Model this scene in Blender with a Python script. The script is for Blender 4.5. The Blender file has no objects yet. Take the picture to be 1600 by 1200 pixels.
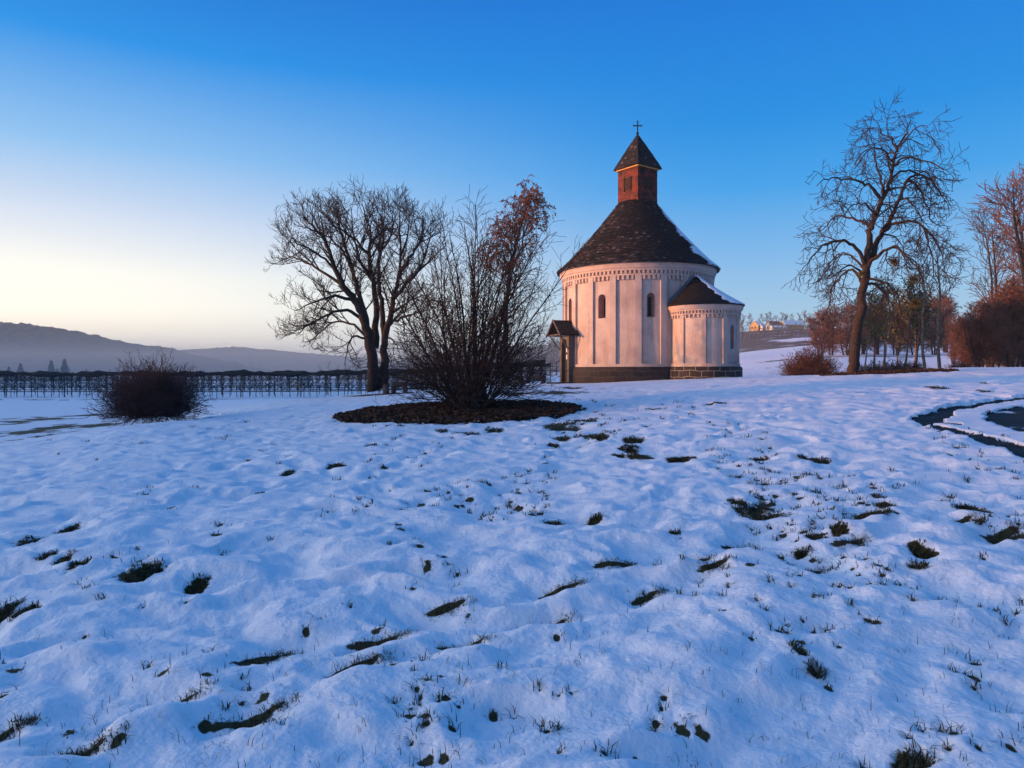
import bpy, math, random
import numpy as np
from mathutils import Vector
from mathutils.geometry import tessellate_polygon
R = math.radians
S = bpy.context.scene
COL = S.collection
# ------------------------------------------------------------ camera
F, HOR, EYE = 1110.0, 582.0, 1.6          # focal length and horizon in photo pixels, eye height in m
cam = bpy.data.cameras.new('camera'); cam.sensor_width = 36; cam.lens = 36*F/1600
cam.shift_y = -(600-HOR)/1600; cam.clip_end = 20000; cam.clip_start = 0.05
co = bpy.data.objects.new('camera', cam); COL.objects.link(co)
co.location = (0, 0, EYE); co.rotation_euler = (R(90), 0, 0); S.camera = co
# ------------------------------------------------------------ sky
SUN_EL = 4.5
SDIR = Vector((-.988, -.15, math.tan(R(SUN_EL)))).normalized()
def lin(c): return tuple(((v/255)/12.92 if v/255 <= .04045 else ((v/255+.055)/1.055)**2.4) for v in c)
w = bpy.data.worlds.new('World'); S.world = w; w.use_nodes = True
nt = w.node_tree; nd = nt.nodes; nl = nt.links; nd.clear()
out = nd.new('ShaderNodeOutputWorld'); bg = nd.new('ShaderNodeBackground'); bg.inputs[1].default_value = .1
sky = nd.new('ShaderNodeTexSky'); sky.sky_type = 'NISHITA'; sky.sun_disc = False
sky.sun_elevation = R(SUN_EL); sky.sun_rotation = math.atan2(SDIR.x, SDIR.y)
tc = nd.new('ShaderNodeTexCoord'); sx = nd.new('ShaderNodeSeparateXYZ'); nl.new(tc.outputs['Generated'], sx.inputs[0])
def ramp(stops):
    r = nd.new('ShaderNodeValToRGB'); e = r.color_ramp.elements
    for i, (p, c) in enumerate(stops):
        el = e[i] if i < 2 else e.new(p)
        el.position = p; el.color = (*lin(c), 1)
    nl.new(sx.outputs[2], r.inputs[0]); return r
ra = ramp([(0, (178, 214, 238)), (1, (0, 52, 130)), (.075, (168, 211, 240)), (.16, (122, 187, 241)), (.24, (58, 164, 238)), (.32, (10, 144, 230)), (.46, (0, 122, 220))])
rb = ramp([(0, (255, 234, 208)), (1, (0, 60, 145)), (.06, (255, 243, 220)), (.12, (255, 251, 238)), (.19, (222, 233, 250)), (.27, (148, 200, 247)), (.38, (34, 150, 236)), (.5, (10, 108, 206))])
def math_(op, a, b=None, c=None):
    m = nd.new('ShaderNodeMath'); m.operation = op
    for i, v in enumerate((a, b, c)):
        if v is None: continue
        if isinstance(v, (int, float)): m.inputs[i].default_value = v
        else: nl.new(v, m.inputs[i])
    return m.outputs[0]
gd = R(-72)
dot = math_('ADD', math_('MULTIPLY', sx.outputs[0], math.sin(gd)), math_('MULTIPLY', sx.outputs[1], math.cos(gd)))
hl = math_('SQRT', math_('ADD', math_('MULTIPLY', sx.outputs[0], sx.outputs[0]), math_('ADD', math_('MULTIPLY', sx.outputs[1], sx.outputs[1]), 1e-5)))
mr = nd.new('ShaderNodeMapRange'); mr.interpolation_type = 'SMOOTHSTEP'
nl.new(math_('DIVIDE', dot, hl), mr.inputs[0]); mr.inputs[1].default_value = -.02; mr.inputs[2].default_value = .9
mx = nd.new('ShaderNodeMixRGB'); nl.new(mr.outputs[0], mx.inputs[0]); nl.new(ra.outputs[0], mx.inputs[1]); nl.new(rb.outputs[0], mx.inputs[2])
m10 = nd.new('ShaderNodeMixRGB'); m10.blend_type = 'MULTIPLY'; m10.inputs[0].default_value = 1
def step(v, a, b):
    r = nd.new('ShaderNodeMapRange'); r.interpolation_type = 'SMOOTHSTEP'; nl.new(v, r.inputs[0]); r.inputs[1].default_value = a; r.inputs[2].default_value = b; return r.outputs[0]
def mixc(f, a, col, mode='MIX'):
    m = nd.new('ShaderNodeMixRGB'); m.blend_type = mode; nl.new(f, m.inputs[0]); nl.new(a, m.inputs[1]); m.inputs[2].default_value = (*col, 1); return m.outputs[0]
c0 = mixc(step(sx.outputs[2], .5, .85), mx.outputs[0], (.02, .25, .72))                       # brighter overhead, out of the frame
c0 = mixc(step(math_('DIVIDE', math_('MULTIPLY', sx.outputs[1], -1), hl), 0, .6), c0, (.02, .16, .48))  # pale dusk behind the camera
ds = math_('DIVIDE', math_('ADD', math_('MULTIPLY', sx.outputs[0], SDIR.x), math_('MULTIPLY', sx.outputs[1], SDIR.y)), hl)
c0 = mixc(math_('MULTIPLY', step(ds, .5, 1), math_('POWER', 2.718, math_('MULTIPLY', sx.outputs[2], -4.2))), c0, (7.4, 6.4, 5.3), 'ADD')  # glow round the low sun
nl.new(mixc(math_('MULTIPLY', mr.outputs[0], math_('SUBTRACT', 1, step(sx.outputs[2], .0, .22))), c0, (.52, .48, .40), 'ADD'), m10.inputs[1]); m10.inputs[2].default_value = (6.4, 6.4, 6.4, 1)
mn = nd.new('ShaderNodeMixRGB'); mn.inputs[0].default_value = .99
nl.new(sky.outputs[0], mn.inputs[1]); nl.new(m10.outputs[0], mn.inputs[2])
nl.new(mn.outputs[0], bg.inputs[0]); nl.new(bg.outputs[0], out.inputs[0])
# ------------------------------------------------------------ sun
sl = bpy.data.lights.new('sun', 'SUN'); sl.energy = 5; sl.angle = R(.7); sl.color = (1, .41, .13)
so = bpy.data.objects.new('sun', sl); COL.objects.link(so); so.rotation_euler = SDIR.to_track_quat('Z', 'Y').to_euler()
S.view_settings.view_transform = 'Standard'; S.view_settings.look = 'None'; S.view_settings.exposure = .65; S.view_settings.gamma = 1
S.cycles.max_bounces = 6; S.cycles.diffuse_bounces = 3; S.cycles.volume_bounces = 0
# ------------------------------------------------------------ helpers
rng = random.Random(7); nr = np.random.default_rng(7)
def tag(o, label=None, cat=None, group=None, kind=None):
    for k, v in (('label', label), ('category', cat), ('group', group), ('kind', kind)):
        if v: o[k] = v
    return o
def empty(name, loc, label, cat, group=None, rz=0):
    o = bpy.data.objects.new(name, None); COL.objects.link(o); o.location = loc; o.rotation_euler = (0, 0, rz)
    o.empty_display_size = .3
    return tag(o, label, cat, group)
def link(name, me, mat=None, parent=None):
    if mat is not None and not me.materials: me.materials.append(mat)
    o = bpy.data.objects.new(name, me); COL.objects.link(o)
    if parent is not None: o.parent = parent
    return o
def mesh_np(name, V, Fq, smooth=False, attrs=None):
    """V (n,3); Fq array (m,k) all with k corners, or list of such arrays"""
    me = bpy.data.meshes.new(name)
    V = np.asarray(V, np.float32)
    Fl = Fq if isinstance(Fq, list) else [Fq]
    Fl = [np.asarray(f, np.int32) for f in Fl if len(f)]
    me.vertices.add(len(V)); me.vertices.foreach_set('co', V.ravel())
    idx = np.concatenate([f.ravel() for f in Fl]); tot = np.concatenate([np.full(len(f), f.shape[1], np.int32) for f in Fl])
    st = np.concatenate([[0], np.cumsum(tot)[:-1]]).astype(np.int32)
    me.loops.add(len(idx)); me.loops.foreach_set('vertex_index', idx)
    me.polygons.add(len(tot)); me.polygons.foreach_set('loop_start', st)
    if smooth: me.polygons.foreach_set('use_smooth', np.ones(len(tot), bool))
    me.update(calc_edges=True)
    for k, a in (attrs or {}).items():
        at = me.attributes.new(k, 'FLOAT', 'POINT'); at.data.foreach_set('value', np.asarray(a, np.float32))
    return me
class MB:
    """collects boxes and polygons in one mesh"""
    def __init__(s): s.v = []; s.f = []
    def poly(s, pts):
        b = len(s.v); s.v += [tuple(p) for p in pts]; s.f.append(tuple(range(b, b+len(pts))))
    def box(s, c, size, ax=None, ay=None, az=None):
        ax = Vector(ax or (1, 0, 0)); ay = Vector(ay or (0, 1, 0)); az = Vector(az or (0, 0, 1)); c = Vector(c)
        b = len(s.v)
        for i in (-.5, .5):
            for j in (-.5, .5):
                for k in (-.5, .5): s.v.append(tuple(c+ax*size[0]*i+ay*size[1]*j+az*size[2]*k))
        for q in ((0, 1, 3, 2), (4, 6, 7, 5), (0, 4, 5, 1), (2, 3, 7, 6), (0, 2, 6, 4), (1, 5, 7, 3)): s.f.append(tuple(b+i for i in q))
    def strip(s, a, b, close=False):
        n = len(a); o = len(s.v); s.v += [tuple(p) for p in a]+[tuple(p) for p in b]
        for i in range(n if close else n-1):
            j = (i+1) % n; s.f.append((o+i, o+j, o+n+j, o+n+i))
    def build(s, name, mat, parent=None, smooth=False):
        me = bpy.data.meshes.new(name); me.from_pydata(s.v, [], s.f); me.update()
        if smooth: me.polygons.foreach_set('use_smooth', [True]*len(me.polygons))
        return link(name, me, mat, parent)
class Tubes:
    def __init__(s): s.g = {}
    def add(s, pts, rad, sides=3): s.g.setdefault((len(pts), sides), []).append((pts, rad))
    def mesh(s, name):
        Vs = []; Fs = []; off = 0
        for (n, k), L in s.g.items():
            P = np.array([a for a, _ in L], float); r = np.array([b for _, b in L], float)
            T = np.gradient(P, axis=1); T /= np.linalg.norm(T, axis=2, keepdims=True)+1e-9
            m = np.abs(T.mean(1)); ref = np.zeros((len(L), 3)); ref[np.arange(len(L)), m.argmin(1)] = 1
            U = np.cross(T, ref[:, None, :]); U /= np.linalg.norm(U, axis=2, keepdims=True)+1e-9
            W = np.cross(T, U)
            a = np.arange(k)*2*math.pi/k
            ring = P[:, :, None, :]+r[:, :, None, None]*(np.cos(a)[None, None, :, None]*U[:, :, None, :]+np.sin(a)[None, None, :, None]*W[:, :, None, :])
            Vs.append(ring.reshape(-1, 3))
            b = off+np.arange(len(L))[:, None, None]*n*k+np.arange(n-1)[None, :, None]*k
            i = np.arange(k)[None, None, :]; j = (i+1) % k
            Fs.append(np.stack([b+i, b+j, b+k+j, b+k+i], -1).reshape(-1, 4)); off += len(L)*n*k
        return mesh_np(name, np.concatenate(Vs), np.concatenate(Fs), smooth=True)
def quads(C, U, W):
    n = len(C); V = np.stack([C-U-W, C+U-W, C+U+W, C-U+W], 1).reshape(-1, 3)
    return V, np.arange(n*4).reshape(n, 4)
def rand_leaves(C, size, flat=0.):
    n = len(C); a = nr.normal(size=(n, 3)); a[:, 2] *= 1-flat; a /= np.linalg.norm(a, axis=1, keepdims=True)
    b = nr.normal(size=(n, 3)); b[:, 2] *= 1-flat; b -= a*(a*b).sum(1, keepdims=True); b /= np.linalg.norm(b, axis=1, keepdims=True)
    s = size*nr.uniform(.6, 1.3, (n, 1))
    return quads(C, a*s, b*s*.6)
# value noise
_h = nr.random((256, 256))
def vn(x, y):
    xi = np.floor(x).astype(int); yi = np.floor(y).astype(int); fx = x-xi; fy = y-yi
    fx = fx*fx*fx*(fx*(fx*6-15)+10); fy = fy*fy*fy*(fy*(fy*6-15)+10)
    a = _h[xi & 255, yi & 255]; b = _h[(xi+1) & 255, yi & 255]; c = _h[xi & 255, (yi+1) & 255]; d = _h[(xi+1) & 255, (yi+1) & 255]
    return (a*(1-fx)+b*fx)*(1-fy)+(c*(1-fx)+d*fx)*fy-.5
def fbm(x, y, o=4):
    r = 0; a = 1.
    for i in range(o):
        r = r+a*vn(x+i*17.3, y+i*31.7); c, s_ = .8, .6; x, y = (x*c-y*s_)*2.03, (x*s_+y*c)*2.03; a *= .5
    return r
# ------------------------------------------------------------ materials
def mat(name, col, rough=.8, var=.25, scale=6, bump=0., col2=None, coord='Object', detail=6, spec=.3, bscale=None):
    m = bpy.data.materials.new(name); m.use_nodes = True; t = m.node_tree; n = t.nodes; l = t.links
    b = n['Principled BSDF']; b.inputs['Roughness'].default_value = rough; b.inputs['Specular IOR Level'].default_value = spec
    c = n.new('ShaderNodeTexCoord'); no = n.new('ShaderNodeTexNoise'); no.inputs['Scale'].default_value = scale; no.inputs['Detail'].default_value = detail
    l.new(c.outputs[coord], no.inputs['Vector'])
    r = n.new('ShaderNodeValToRGB'); r.color_ramp.elements[0].position = .3; r.color_ramp.elements[1].position = .7
    c2 = col2 or tuple(v*(1-var) for v in col); c1 = col if col2 else tuple(min(1, v*(1+var)) for v in col)
    r.color_ramp.elements[0].color = (*c2, 1); r.color_ramp.elements[1].color = (*c1, 1)
    l.new(no.outputs[0], r.inputs[0]); l.new(r.outputs[0], b.inputs['Base Color'])
    if bump:
        bp = n.new('ShaderNodeBump'); bp.inputs['Strength'].default_value = 1; bp.inputs['Distance'].default_value = bump
        nb = n.new('ShaderNodeTexNoise'); nb.inputs['Scale'].default_value = bscale or scale*3; nb.inputs['Detail'].default_value = 5
        l.new(c.outputs[coord], nb.inputs['Vector']); l.new(nb.outputs[0], bp.inputs['Height']); l.new(bp.outputs[0], b.inputs['Normal'])
    return m
def ground_mat(name, snow, under_a, under_b, lo=.42, hi=.58, nscale=24, amp=.85):
    """snow over an under-layer; the point attribute 'bare' (0..1), roughened by noise, says where the snow is gone"""
    m = bpy.data.materials.new(name); m.use_nodes = True; t = m.node_tree; n = t.nodes; l = t.links
    b = n['Principled BSDF']; b.inputs['Roughness'].default_value = .75; b.inputs['Specular IOR Level'].default_value = .2
    c = n.new('ShaderNodeTexCoord'); at = n.new('ShaderNodeAttribute'); at.attribute_name = 'bare'
    n1 = n.new('ShaderNodeTexNoise'); n1.inputs['Scale'].default_value = nscale; n1.inputs['Detail'].default_value = 8; l.new(c.outputs['Object'], n1.inputs['Vector'])
    ma = n.new('ShaderNodeMath'); ma.operation = 'MULTIPLY_ADD'; l.new(n1.outputs[0], ma.inputs[0]); ma.inputs[1].default_value = amp; l.new(at.outputs['Fac'], ma.inputs[2])
    mp = n.new('ShaderNodeMapRange'); l.new(ma.outputs[0], mp.inputs[0]); mp.inputs[1].default_value = lo+amp*.5; mp.inputs[2].default_value = hi+amp*.5
    n2 = n.new('ShaderNodeTexNoise'); n2.inputs['Scale'].default_value = 45; n2.inputs['Detail'].default_value = 4; l.new(c.outputs['Object'], n2.inputs['Vector'])
    u = n.new('ShaderNodeMixRGB'); l.new(n2.outputs[0], u.inputs[0]); u.inputs[1].default_value = (*under_a, 1); u.inputs[2].default_value = (*under_b, 1)
    mxx = n.new('ShaderNodeMixRGB'); l.new(mp.outputs[0], mxx.inputs[0]); mxx.inputs[1].default_value = (*snow, 1); l.new(u.outputs[0], mxx.inputs[2])
    l.new(mxx.outputs[0], b.inputs['Base Color'])
    n3 = n.new('ShaderNodeTexNoise'); n3.inputs['Scale'].default_value = 28; n3.inputs['Detail'].default_value = 7; l.new(c.outputs['Object'], n3.inputs['Vector'])
    bp = n.new('ShaderNodeBump'); bp.inputs['Distance'].default_value = .012; l.new(n3.outputs[0], bp.inputs['Height']); l.new(bp.outputs[0], b.inputs['Normal'])
    return m
M = {}
M['snow'] = ground_mat('snow', (.80, .83, .88), (.018, .021, .008), (.08, .066, .028))
M['leafbed'] = ground_mat('leaf_soil', (.80, .83, .88), (.018, .010, .006), (.05, .028, .015))
M['thawed'] = ground_mat('thawed_slope', (.80, .83, .88), (.085, .045, .028), (.16, .095, .055), nscale=.15)
M['asphalt'] = ground_mat('wet_asphalt', (.80, .83, .88), (.012, .012, .014), (.03, .03, .032))
M['roofsnow'] = mat('roof_snow', (.8, .83, .88), .8, .03, 5, .01)
M['bark'] = mat('dark_bark', (.022, .017, .015), .9, .4, 9, .02)
M['twig'] = mat('dark_twig', (.022, .017, .016), .85, .3, 3)
M['bark2'] = mat('reddish_bark', (.038, .024, .019), .9, .4, 8, .02)
M['twig2'] = mat('reddish_twig', (.034, .022, .02), .85, .3, 3)
M['birchbark'] = mat('birch_bark', (.16, .11, .075), .8, .5, 6, .01)
M['bushtwig'] = mat('purple_twig', (.065, .027, .025), .85, .4, 3)
M['leaf_rust'] = mat('rust_leaf', (.20, .065, .025), .8, .4, 3)
M['leaf_brown'] = mat('brown_leaf', (.19, .07, .032), .85, .5, 1.5)
M['leaf_olive'] = mat('olive_leaf', (.17, .13, .03), .85, .5, 1.5)
M['redtwig'] = mat('red_brown_twig', (.12, .055, .035), .85, .4, 1)
M['greytwig'] = mat('grey_brown_twig', (.085, .055, .045), .85, .4, 1)
M['litter'] = mat('leaf_litter', (.06, .03, .016), .9, .6, 4)
M['grass'] = mat('winter_grass', (.025, .032, .010), .8, .4, 70, col2=(.07, .055, .02))
M['conifer'] = mat('conifer_needles', (.02, .03, .025), .9, .3, 2)
M['plaster'] = mat('weathered_plaster', (.58, .475, .41), .9, .14, 1.3, .012, col2=(.44, .36, .325), bscale=14)
pm = M['plaster'].node_tree; pn = pm.nodes; pb0 = pn['Principled BSDF']; src = pb0.inputs['Base Color'].links[0].from_socket
tcx = pn.new('ShaderNodeTexCoord')
def stain(vec_scale, nscale_, lo, hi, col, detail=6):
    global src
    mp_ = pn.new('ShaderNodeMapping'); mp_.inputs['Scale'].default_value = vec_scale; pm.links.new(tcx.outputs['Object'], mp_.inputs[0])
    n_ = pn.new('ShaderNodeTexNoise'); n_.inputs['Scale'].default_value = nscale_; n_.inputs['Detail'].default_value = detail; pm.links.new(mp_.outputs[0], n_.inputs['Vector'])
    r_ = pn.new('ShaderNodeMapRange'); pm.links.new(n_.outputs[0], r_.inputs[0]); r_.inputs[1].default_value = lo; r_.inputs[2].default_value = hi; r_.inputs[4].default_value = .92
    m_ = pn.new('ShaderNodeMixRGB'); pm.links.new(r_.outputs[0], m_.inputs[0]); pm.links.new(src, m_.inputs[1]); m_.inputs[2].default_value = (*col, 1); src = m_.outputs[0]
stain((1, 1, .16), 2.6, .52, .78, (.30, .225, .20)); stain((1, 1, 1), .55, .5, .72, (.40, .30, .26)); stain((1, 1, 1), 9, .60, .72, (.62, .54, .47))
pm.links.new(src, pb0.inputs['Base Color'])
M['cornice'] = mat('plaster_cornice', (.58, .45, .38), .9, .12, 2.5, .008, col2=(.45, .34, .29))
M['niche'] = mat('niche_plaster', (.36, .22, .19), .9, .15, 3)
M['black'] = mat('dark_opening', (.008, .008, .010), .6, .2, 4)
M['shingle'] = mat('weathered_shingle', (.016, .012, .012), .85, .3, 7, .015, col2=(.004, .004, .005))
M['shingle_red'] = mat('red_brown_shingle', (.21, .036, .018), .8, .3, 2.6, .01, col2=(.022, .013, .013))
M['fascia'] = mat('bare_wood_fascia', (.62, .32, .10), .8, .2, 6)
M['wood'] = mat('old_dark_wood', (.035, .024, .018), .85, .4, 5, .008)
M['greywood'] = mat('grey_wood', (.09, .075, .065), .9, .3, 6, .006)
M['iron'] = mat('black_iron', (.015, .015, .018), .5, .2, 8)
M['paper'] = mat('white_paper', (.75, .75, .75), .8, .05, 9)
M['net'] = mat('black_net', (.012, .013, .016), .8, .3, 4)
M['post'] = mat('grey_post', (.06, .06, .065), .8, .3, 5)
M['doorframe'] = mat('portal_stone', (.12, .10, .085), .9, .2, 4, .01)
M['forest'] = mat('bare_forest', (.05, .036, .032), .95, .75, .16, detail=10)
M['house_y'] = mat('yellow_wall', (.62, .40, .12), .9, .08, 1)
M['house_w'] = mat('white_wall', (.62, .58, .52), .9, .08, 1)
M['house_r'] = mat('red_tile', (.36, .06, .04), .85, .2, 2)
M['hut'] = mat('brown_hut', (.22, .14, .11), .9, .2, 1)
# plinth: courses of dark stone with pale mortar, along u = arc length and v = height
def plinth_mat(name, mortar):
    m = bpy.data.materials.new(name); m.use_nodes = True; t = m.node_tree; n = t.nodes; l = t.links; b = n['Principled BSDF']
    b.inputs['Roughness'].default_value = .85
    uv = n.new('ShaderNodeUVMap'); uv.uv_map = 'uv'
    no = n.new('ShaderNodeTexNoise'); no.inputs['Scale'].default_value = 1.3; l.new(uv.outputs[0], no.inputs['Vector'])
    ad = n.new('ShaderNodeMixRGB'); ad.blend_type = 'LINEAR_LIGHT'; ad.inputs[0].default_value = .13; l.new(uv.outputs[0], ad.inputs[1]); l.new(no.outputs['Color'], ad.inputs[2])
    br = n.new('ShaderNodeTexBrick'); l.new(ad.outputs[0], br.inputs['Vector']); br.inputs['Scale'].default_value = 1; br.inputs['Brick Width'].default_value = .72
    br.inputs['Row Height'].default_value = .36; br.inputs['Mortar Size'].default_value = .016; br.inputs['Mortar Smooth'].default_value = .2
    br.inputs['Color1'].default_value = (.018, .014, .012, 1); br.inputs['Color2'].default_value = (.042, .028, .022, 1); br.inputs['Mortar'].default_value = (*mortar, 1)
    l.new(br.outputs[0], b.inputs['Base Color'])
    bp = n.new('ShaderNodeBump'); bp.inputs['Distance'].default_value = .03; bp.invert = True; l.new(br.outputs['Fac'], bp.inputs['Height']); l.new(bp.outputs[0], b.inputs['Normal'])
    return m
M['plinth'] = plinth_mat('dark_stone', (.075, .06, .05)); M['plinth_m'] = plinth_mat('dark_stone_pale_joints', (.34, .29, .24))
# ------------------------------------------------------------ terrain
def zp(Y, py): return EYE-(py-HOR)/F*Y
def c_(px, L): return (math.atan((px-800)/F), [(Y/math.cos(math.atan((px-800)/F)), z) for Y, z in L])
FAR = [(1900, 0)]
cols = [
 (R(-180), [(3, 0), (100, 0), (500, 4)]+FAR), (R(-150), [(3, 0), (30, -.4), (100, -.5), (200, 4), (330, 25), (600, 25), (1300, 0)]+FAR),
 (R(-104), [(3, 0), (30, -.8), (100, -1), (190, 3), (350, 31), (520, 31), (1300, 0)]+FAR),  # unseen ridge, its height set so that it shades the foreground
 (R(-70), [(3, 0), (25, -1), (100, -1.6), (190, 2), (350, 31), (600, 31), (1300, 0)]+FAR),
 (R(-54), [(3, 0), (10, -.3), (22, -.9), (28, -1.3), (88, -1.6), (300, -2), (800, 5)]+FAR),
 c_(0, [(3, 0), (10, -.13), (21, zp(21, 693)), (27, -1.05), (88, -1.5), (300, -2), (700, -3)]+FAR),
 c_(200, [(3, 0), (10, 0), (23, zp(23, 657)), (28, -.9), (88, -1.5), (300, -2), (700, -3)]+FAR),
 c_(400, [(3, 0), (10, .03), (22, .06), (34, zp(34, 628)), (45, -.5), (88, -1.5), (300, -2), (700, -3)]+FAR),
 c_(600, [(3, 0), (10, .05), (20, .35), (30, .5), (42, zp(42, 611)), (55, -.3), (88, -1.4), (300, -2), (700, -2)]+FAR),
 c_(735, [(3, 0), (10, .08), (18.5, .28), (25.5, .6), (40, .8), (50, .8), (65, 0), (90, -.8), (300, 0), (700, 0)]+FAR),
 c_(900, [(3, 0), (10, .12), (18, .37), (25, .62), (35, .82), (44, .89), (55, .9), (75, .3), (120, 0), (300, 1.5), (700, 5)]+FAR),
 c_(1000, [(3, 0), (10, .2), (18, .55), (28, .85), (42, zp(42, 596)), (55, 1.2), (80, .6), (120, .9), (300, 3.5), (430, 16), (700, 25)]+FAR),
 c_(1150, [(3, 0), (10, .3), (18, .75), (28, 1.13), (42, zp(42, 588)), (50, 1.25), (60, 1.1), (75, zp(75, 583)), (110, zp(110, 572)), (300, zp(300, 548)), (345, zp(345, 541)), (440, zp(440, 513)), (600, 31), (1500, 30)]+FAR),
 c_(1330, [(3, 0), (10, .4), (15, .75), (20, 1.05), (28, 1.42), (32, 1.52), (38, 1.55), (46, 1.1), (60, 1.1), (110, 4), (300, 16), (345, 19), (440, 31), (600, 34), (1500, 30)]+FAR),
 c_(1450, [(3, 0), (10, .45), (15, .8), (20, 1.1), (28, 1.5), (38, zp(38, 571)), (46, 1.6), (60, 1.2), (110, 3.4), (300, 13), (500, 36), (1500, 36)]+FAR),
 c_(1600, [(3, 0), (10, .5), (15, .85), (20, 1.15), (28, 1.55), (38, zp(38, 572)), (46, 1.75), (60, 1.6), (110, 5), (300, 17), (500, 42), (1500, 40)]+FAR),
 (R(60), [(3, 0), (10, .45), (40, 1.9), (110, 4), (500, 30), (1500, 30)]+FAR), (R(120), [(3, 0), (100, 1), (500, 6)]+FAR), (R(180), [(3, 0), (100, 0), (500, 4)]+FAR)]
NR_, LR0, LR1 = 260, math.log(.4), math.log(1900)
TH = np.radians(np.arange(-180, 181, 1.0)); LR = np.linspace(LR0, LR1, NR_)
_ct = np.array([c[0] for c in cols]); _cz = np.array([np.interp(np.exp(LR), [a for a, _ in c[1]], [b for _, b in c[1]]) for c in cols])
TAB = np.array([[np.interp(t, _ct, _cz[:, j]) for j in range(NR_)] for t in TH])
def sm(A, ax, s, wrap):
    k = np.exp(-.5*(np.arange(-3*s, 3*s+1)/s)**2); k /= k.sum(); h = 3*s
    pad = [(0, 0), (0, 0)]; pad[ax] = (h, h); P = np.pad(A, pad, mode='wrap' if wrap else 'edge')
    return sum(k[i]*(P[i:i+A.shape[0]] if ax == 0 else P[:, i:i+A.shape[1]]) for i in range(2*h+1))
TAB = sm(sm(TAB, 0, 2, True), 1, 2, False)
def base(x, y):
    x = np.asarray(x, float); y = np.asarray(y, float)
    t = (np.degrees(np.arctan2(x, y))+180).clip(0, 359.999); l = ((np.log(np.hypot(x, y).clip(.41, 1899))-LR0)/(LR1-LR0)*(NR_-1)).clip(0, NR_-1.001)
    i = t.astype(int); j = l.astype(int); a = t-i; b = l-j
    return (TAB[i, j]*(1-b)+TAB[i, j+1]*b)*(1-a)+(TAB[i+1, j]*(1-b)+TAB[i+1, j+1]*b)*a
def lumps(x, y):
    r = np.hypot(x, y); k = np.clip(1.15-r/48, 0, 1)
    wx = x+.35*fbm(x*.8, y*.8, 2); wy = y+.35*fbm(x*.8+40, y*.8, 2)
    big = fbm(wx*.55+3, wy*.8, 2)*.09; mid = fbm(wx*2.5+9, wy*3.5+4, 2)*.088+np.minimum(fbm(wx*1.7+31, wy*2.3, 1)+.10, 0)*.21; fine = fbm(wx*7, wy*9+7, 2)*.022
    return (big+mid+fine)*k
def gz(x, y): return float(base(x, y)+lumps(np.array([x]), np.array([y]))[0])
def gnd(px, py):
    """where the photo's pixel meets the base terrain"""
    ys = np.exp(np.linspace(math.log(1.5), math.log(1200), 1500)); xs = (px-800)/F*ys
    h = base(xs, ys)-(EYE-(py-HOR)/F*ys); k = np.argmax(h > 0)
    return (float(xs[k]), float(ys[k])) if h[k] > 0 else (float(xs[-1]), float(ys[-1]))
def at(px, Y, py=None):
    x = (px-800)/F*Y
    return Vector((x, Y, gz(x, Y) if py is None else zp(Y, py)))
# footprints, wheel gouges and bare patches, in the place where the photo shows them
GOUGE = [(40, 1190, 160, 1168), (140, 1136, 318, 1086), (300, 1150, 455, 1106), (345, 1040, 458, 1010), (525, 1012, 636, 990), (490, 1060, 604, 1032), (670, 1018, 766, 1004),
 (650, 953, 738, 942), (832, 928, 918, 916), (796, 974, 898, 958), (985, 936, 1044, 922), (912, 890, 998, 882), (1042, 876, 1120, 868), (1088, 895, 1152, 888), (1128, 848, 1188, 834),
 (1232, 878, 1298, 868), (1340, 812, 1392, 798), (1300, 856, 1368, 844), (1488, 824, 1540, 814), (1440, 786, 1500, 778), (1545, 846, 1610, 832), (250, 738, 310, 733), (-40, 1150, 30, 1130), (470, 752, 380, 775)]
G = []
for a, b, c, d in GOUGE:
    p, q = gnd(a, b), gnd(c, d); G.append((p, q, rng.uniform(.075, .1)))
PATCH = [(868, 817, 18, 5), (1180, 795, 42, 10), (1150, 784, 16, 5), (1365, 806, 30, 8), (1520, 793, 20, 9), (1518, 820, 24, 9), (1578, 840, 34, 8), (215, 895, 22, 11), (235, 884, 18, 5), (310, 900, 14, 7),
 (76, 874, 12, 5), (128, 886, 14, 6), (100, 878, 10, 5), (8, 944, 16, 14), (38, 946, 16, 7), (108, 816, 13, 4), (46, 835, 13, 5), (1053, 831, 11, 6), (1440, 858, 14, 8), (1435, 888, 10, 6), (1124, 1190, 24, 12), (1428, 1182, 30, 14),
 (1275, 832, 15, 5), (1310, 829, 12, 5), (1253, 848, 13, 4), (1375, 780, 11, 5), (1385, 790, 16, 4), (1248, 1022, 7, 5), (1274, 1045, 7, 5), (930, 808, 13, 4), (1280, 718, 22, 5), (1258, 716, 12, 4), (1190, 711, 12, 4),
 (885, 664, 36, 5), (915, 658, 26, 4), (912, 682, 20, 5), (935, 686, 16, 4), (880, 684, 15, 3), (865, 694, 10, 3), (990, 688, 20, 5), (985, 700, 18, 4), (1000, 711, 26, 6), (965, 710, 11, 3), (1065, 714, 20, 4), (1078, 712, 12, 3), (1050, 716, 10, 3),
 (525, 726, 12, 3), (450, 737, 9, 3), (690, 675, 12, 3), (730, 678, 22, 3), (770, 671, 16, 3), (1020, 640, 16, 2), (1120, 631, 22, 2), (1465, 606, 20, 2), (1540, 611, 14, 2),
 (60, 655, 70, 7), (90, 668, 50, 6), (20, 677, 50, 5), (1530, 600, 10, 2), (580, 694, 9, 2), (870, 612, 70, 4), (900, 606, 22, 4)]
PW = []
for a, b, cw, ch in PATCH:
    x, y = gnd(a, b); x1, _ = gnd(a+cw, b); _, y1 = gnd(a, b-ch)
    PW.append((x, y, max(.03, abs(x1-x)), max(.05, min(abs(y1-y), 2.5*abs(x1-x)))))
sp = []                                                        # scattered specks where tufts poke through
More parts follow.
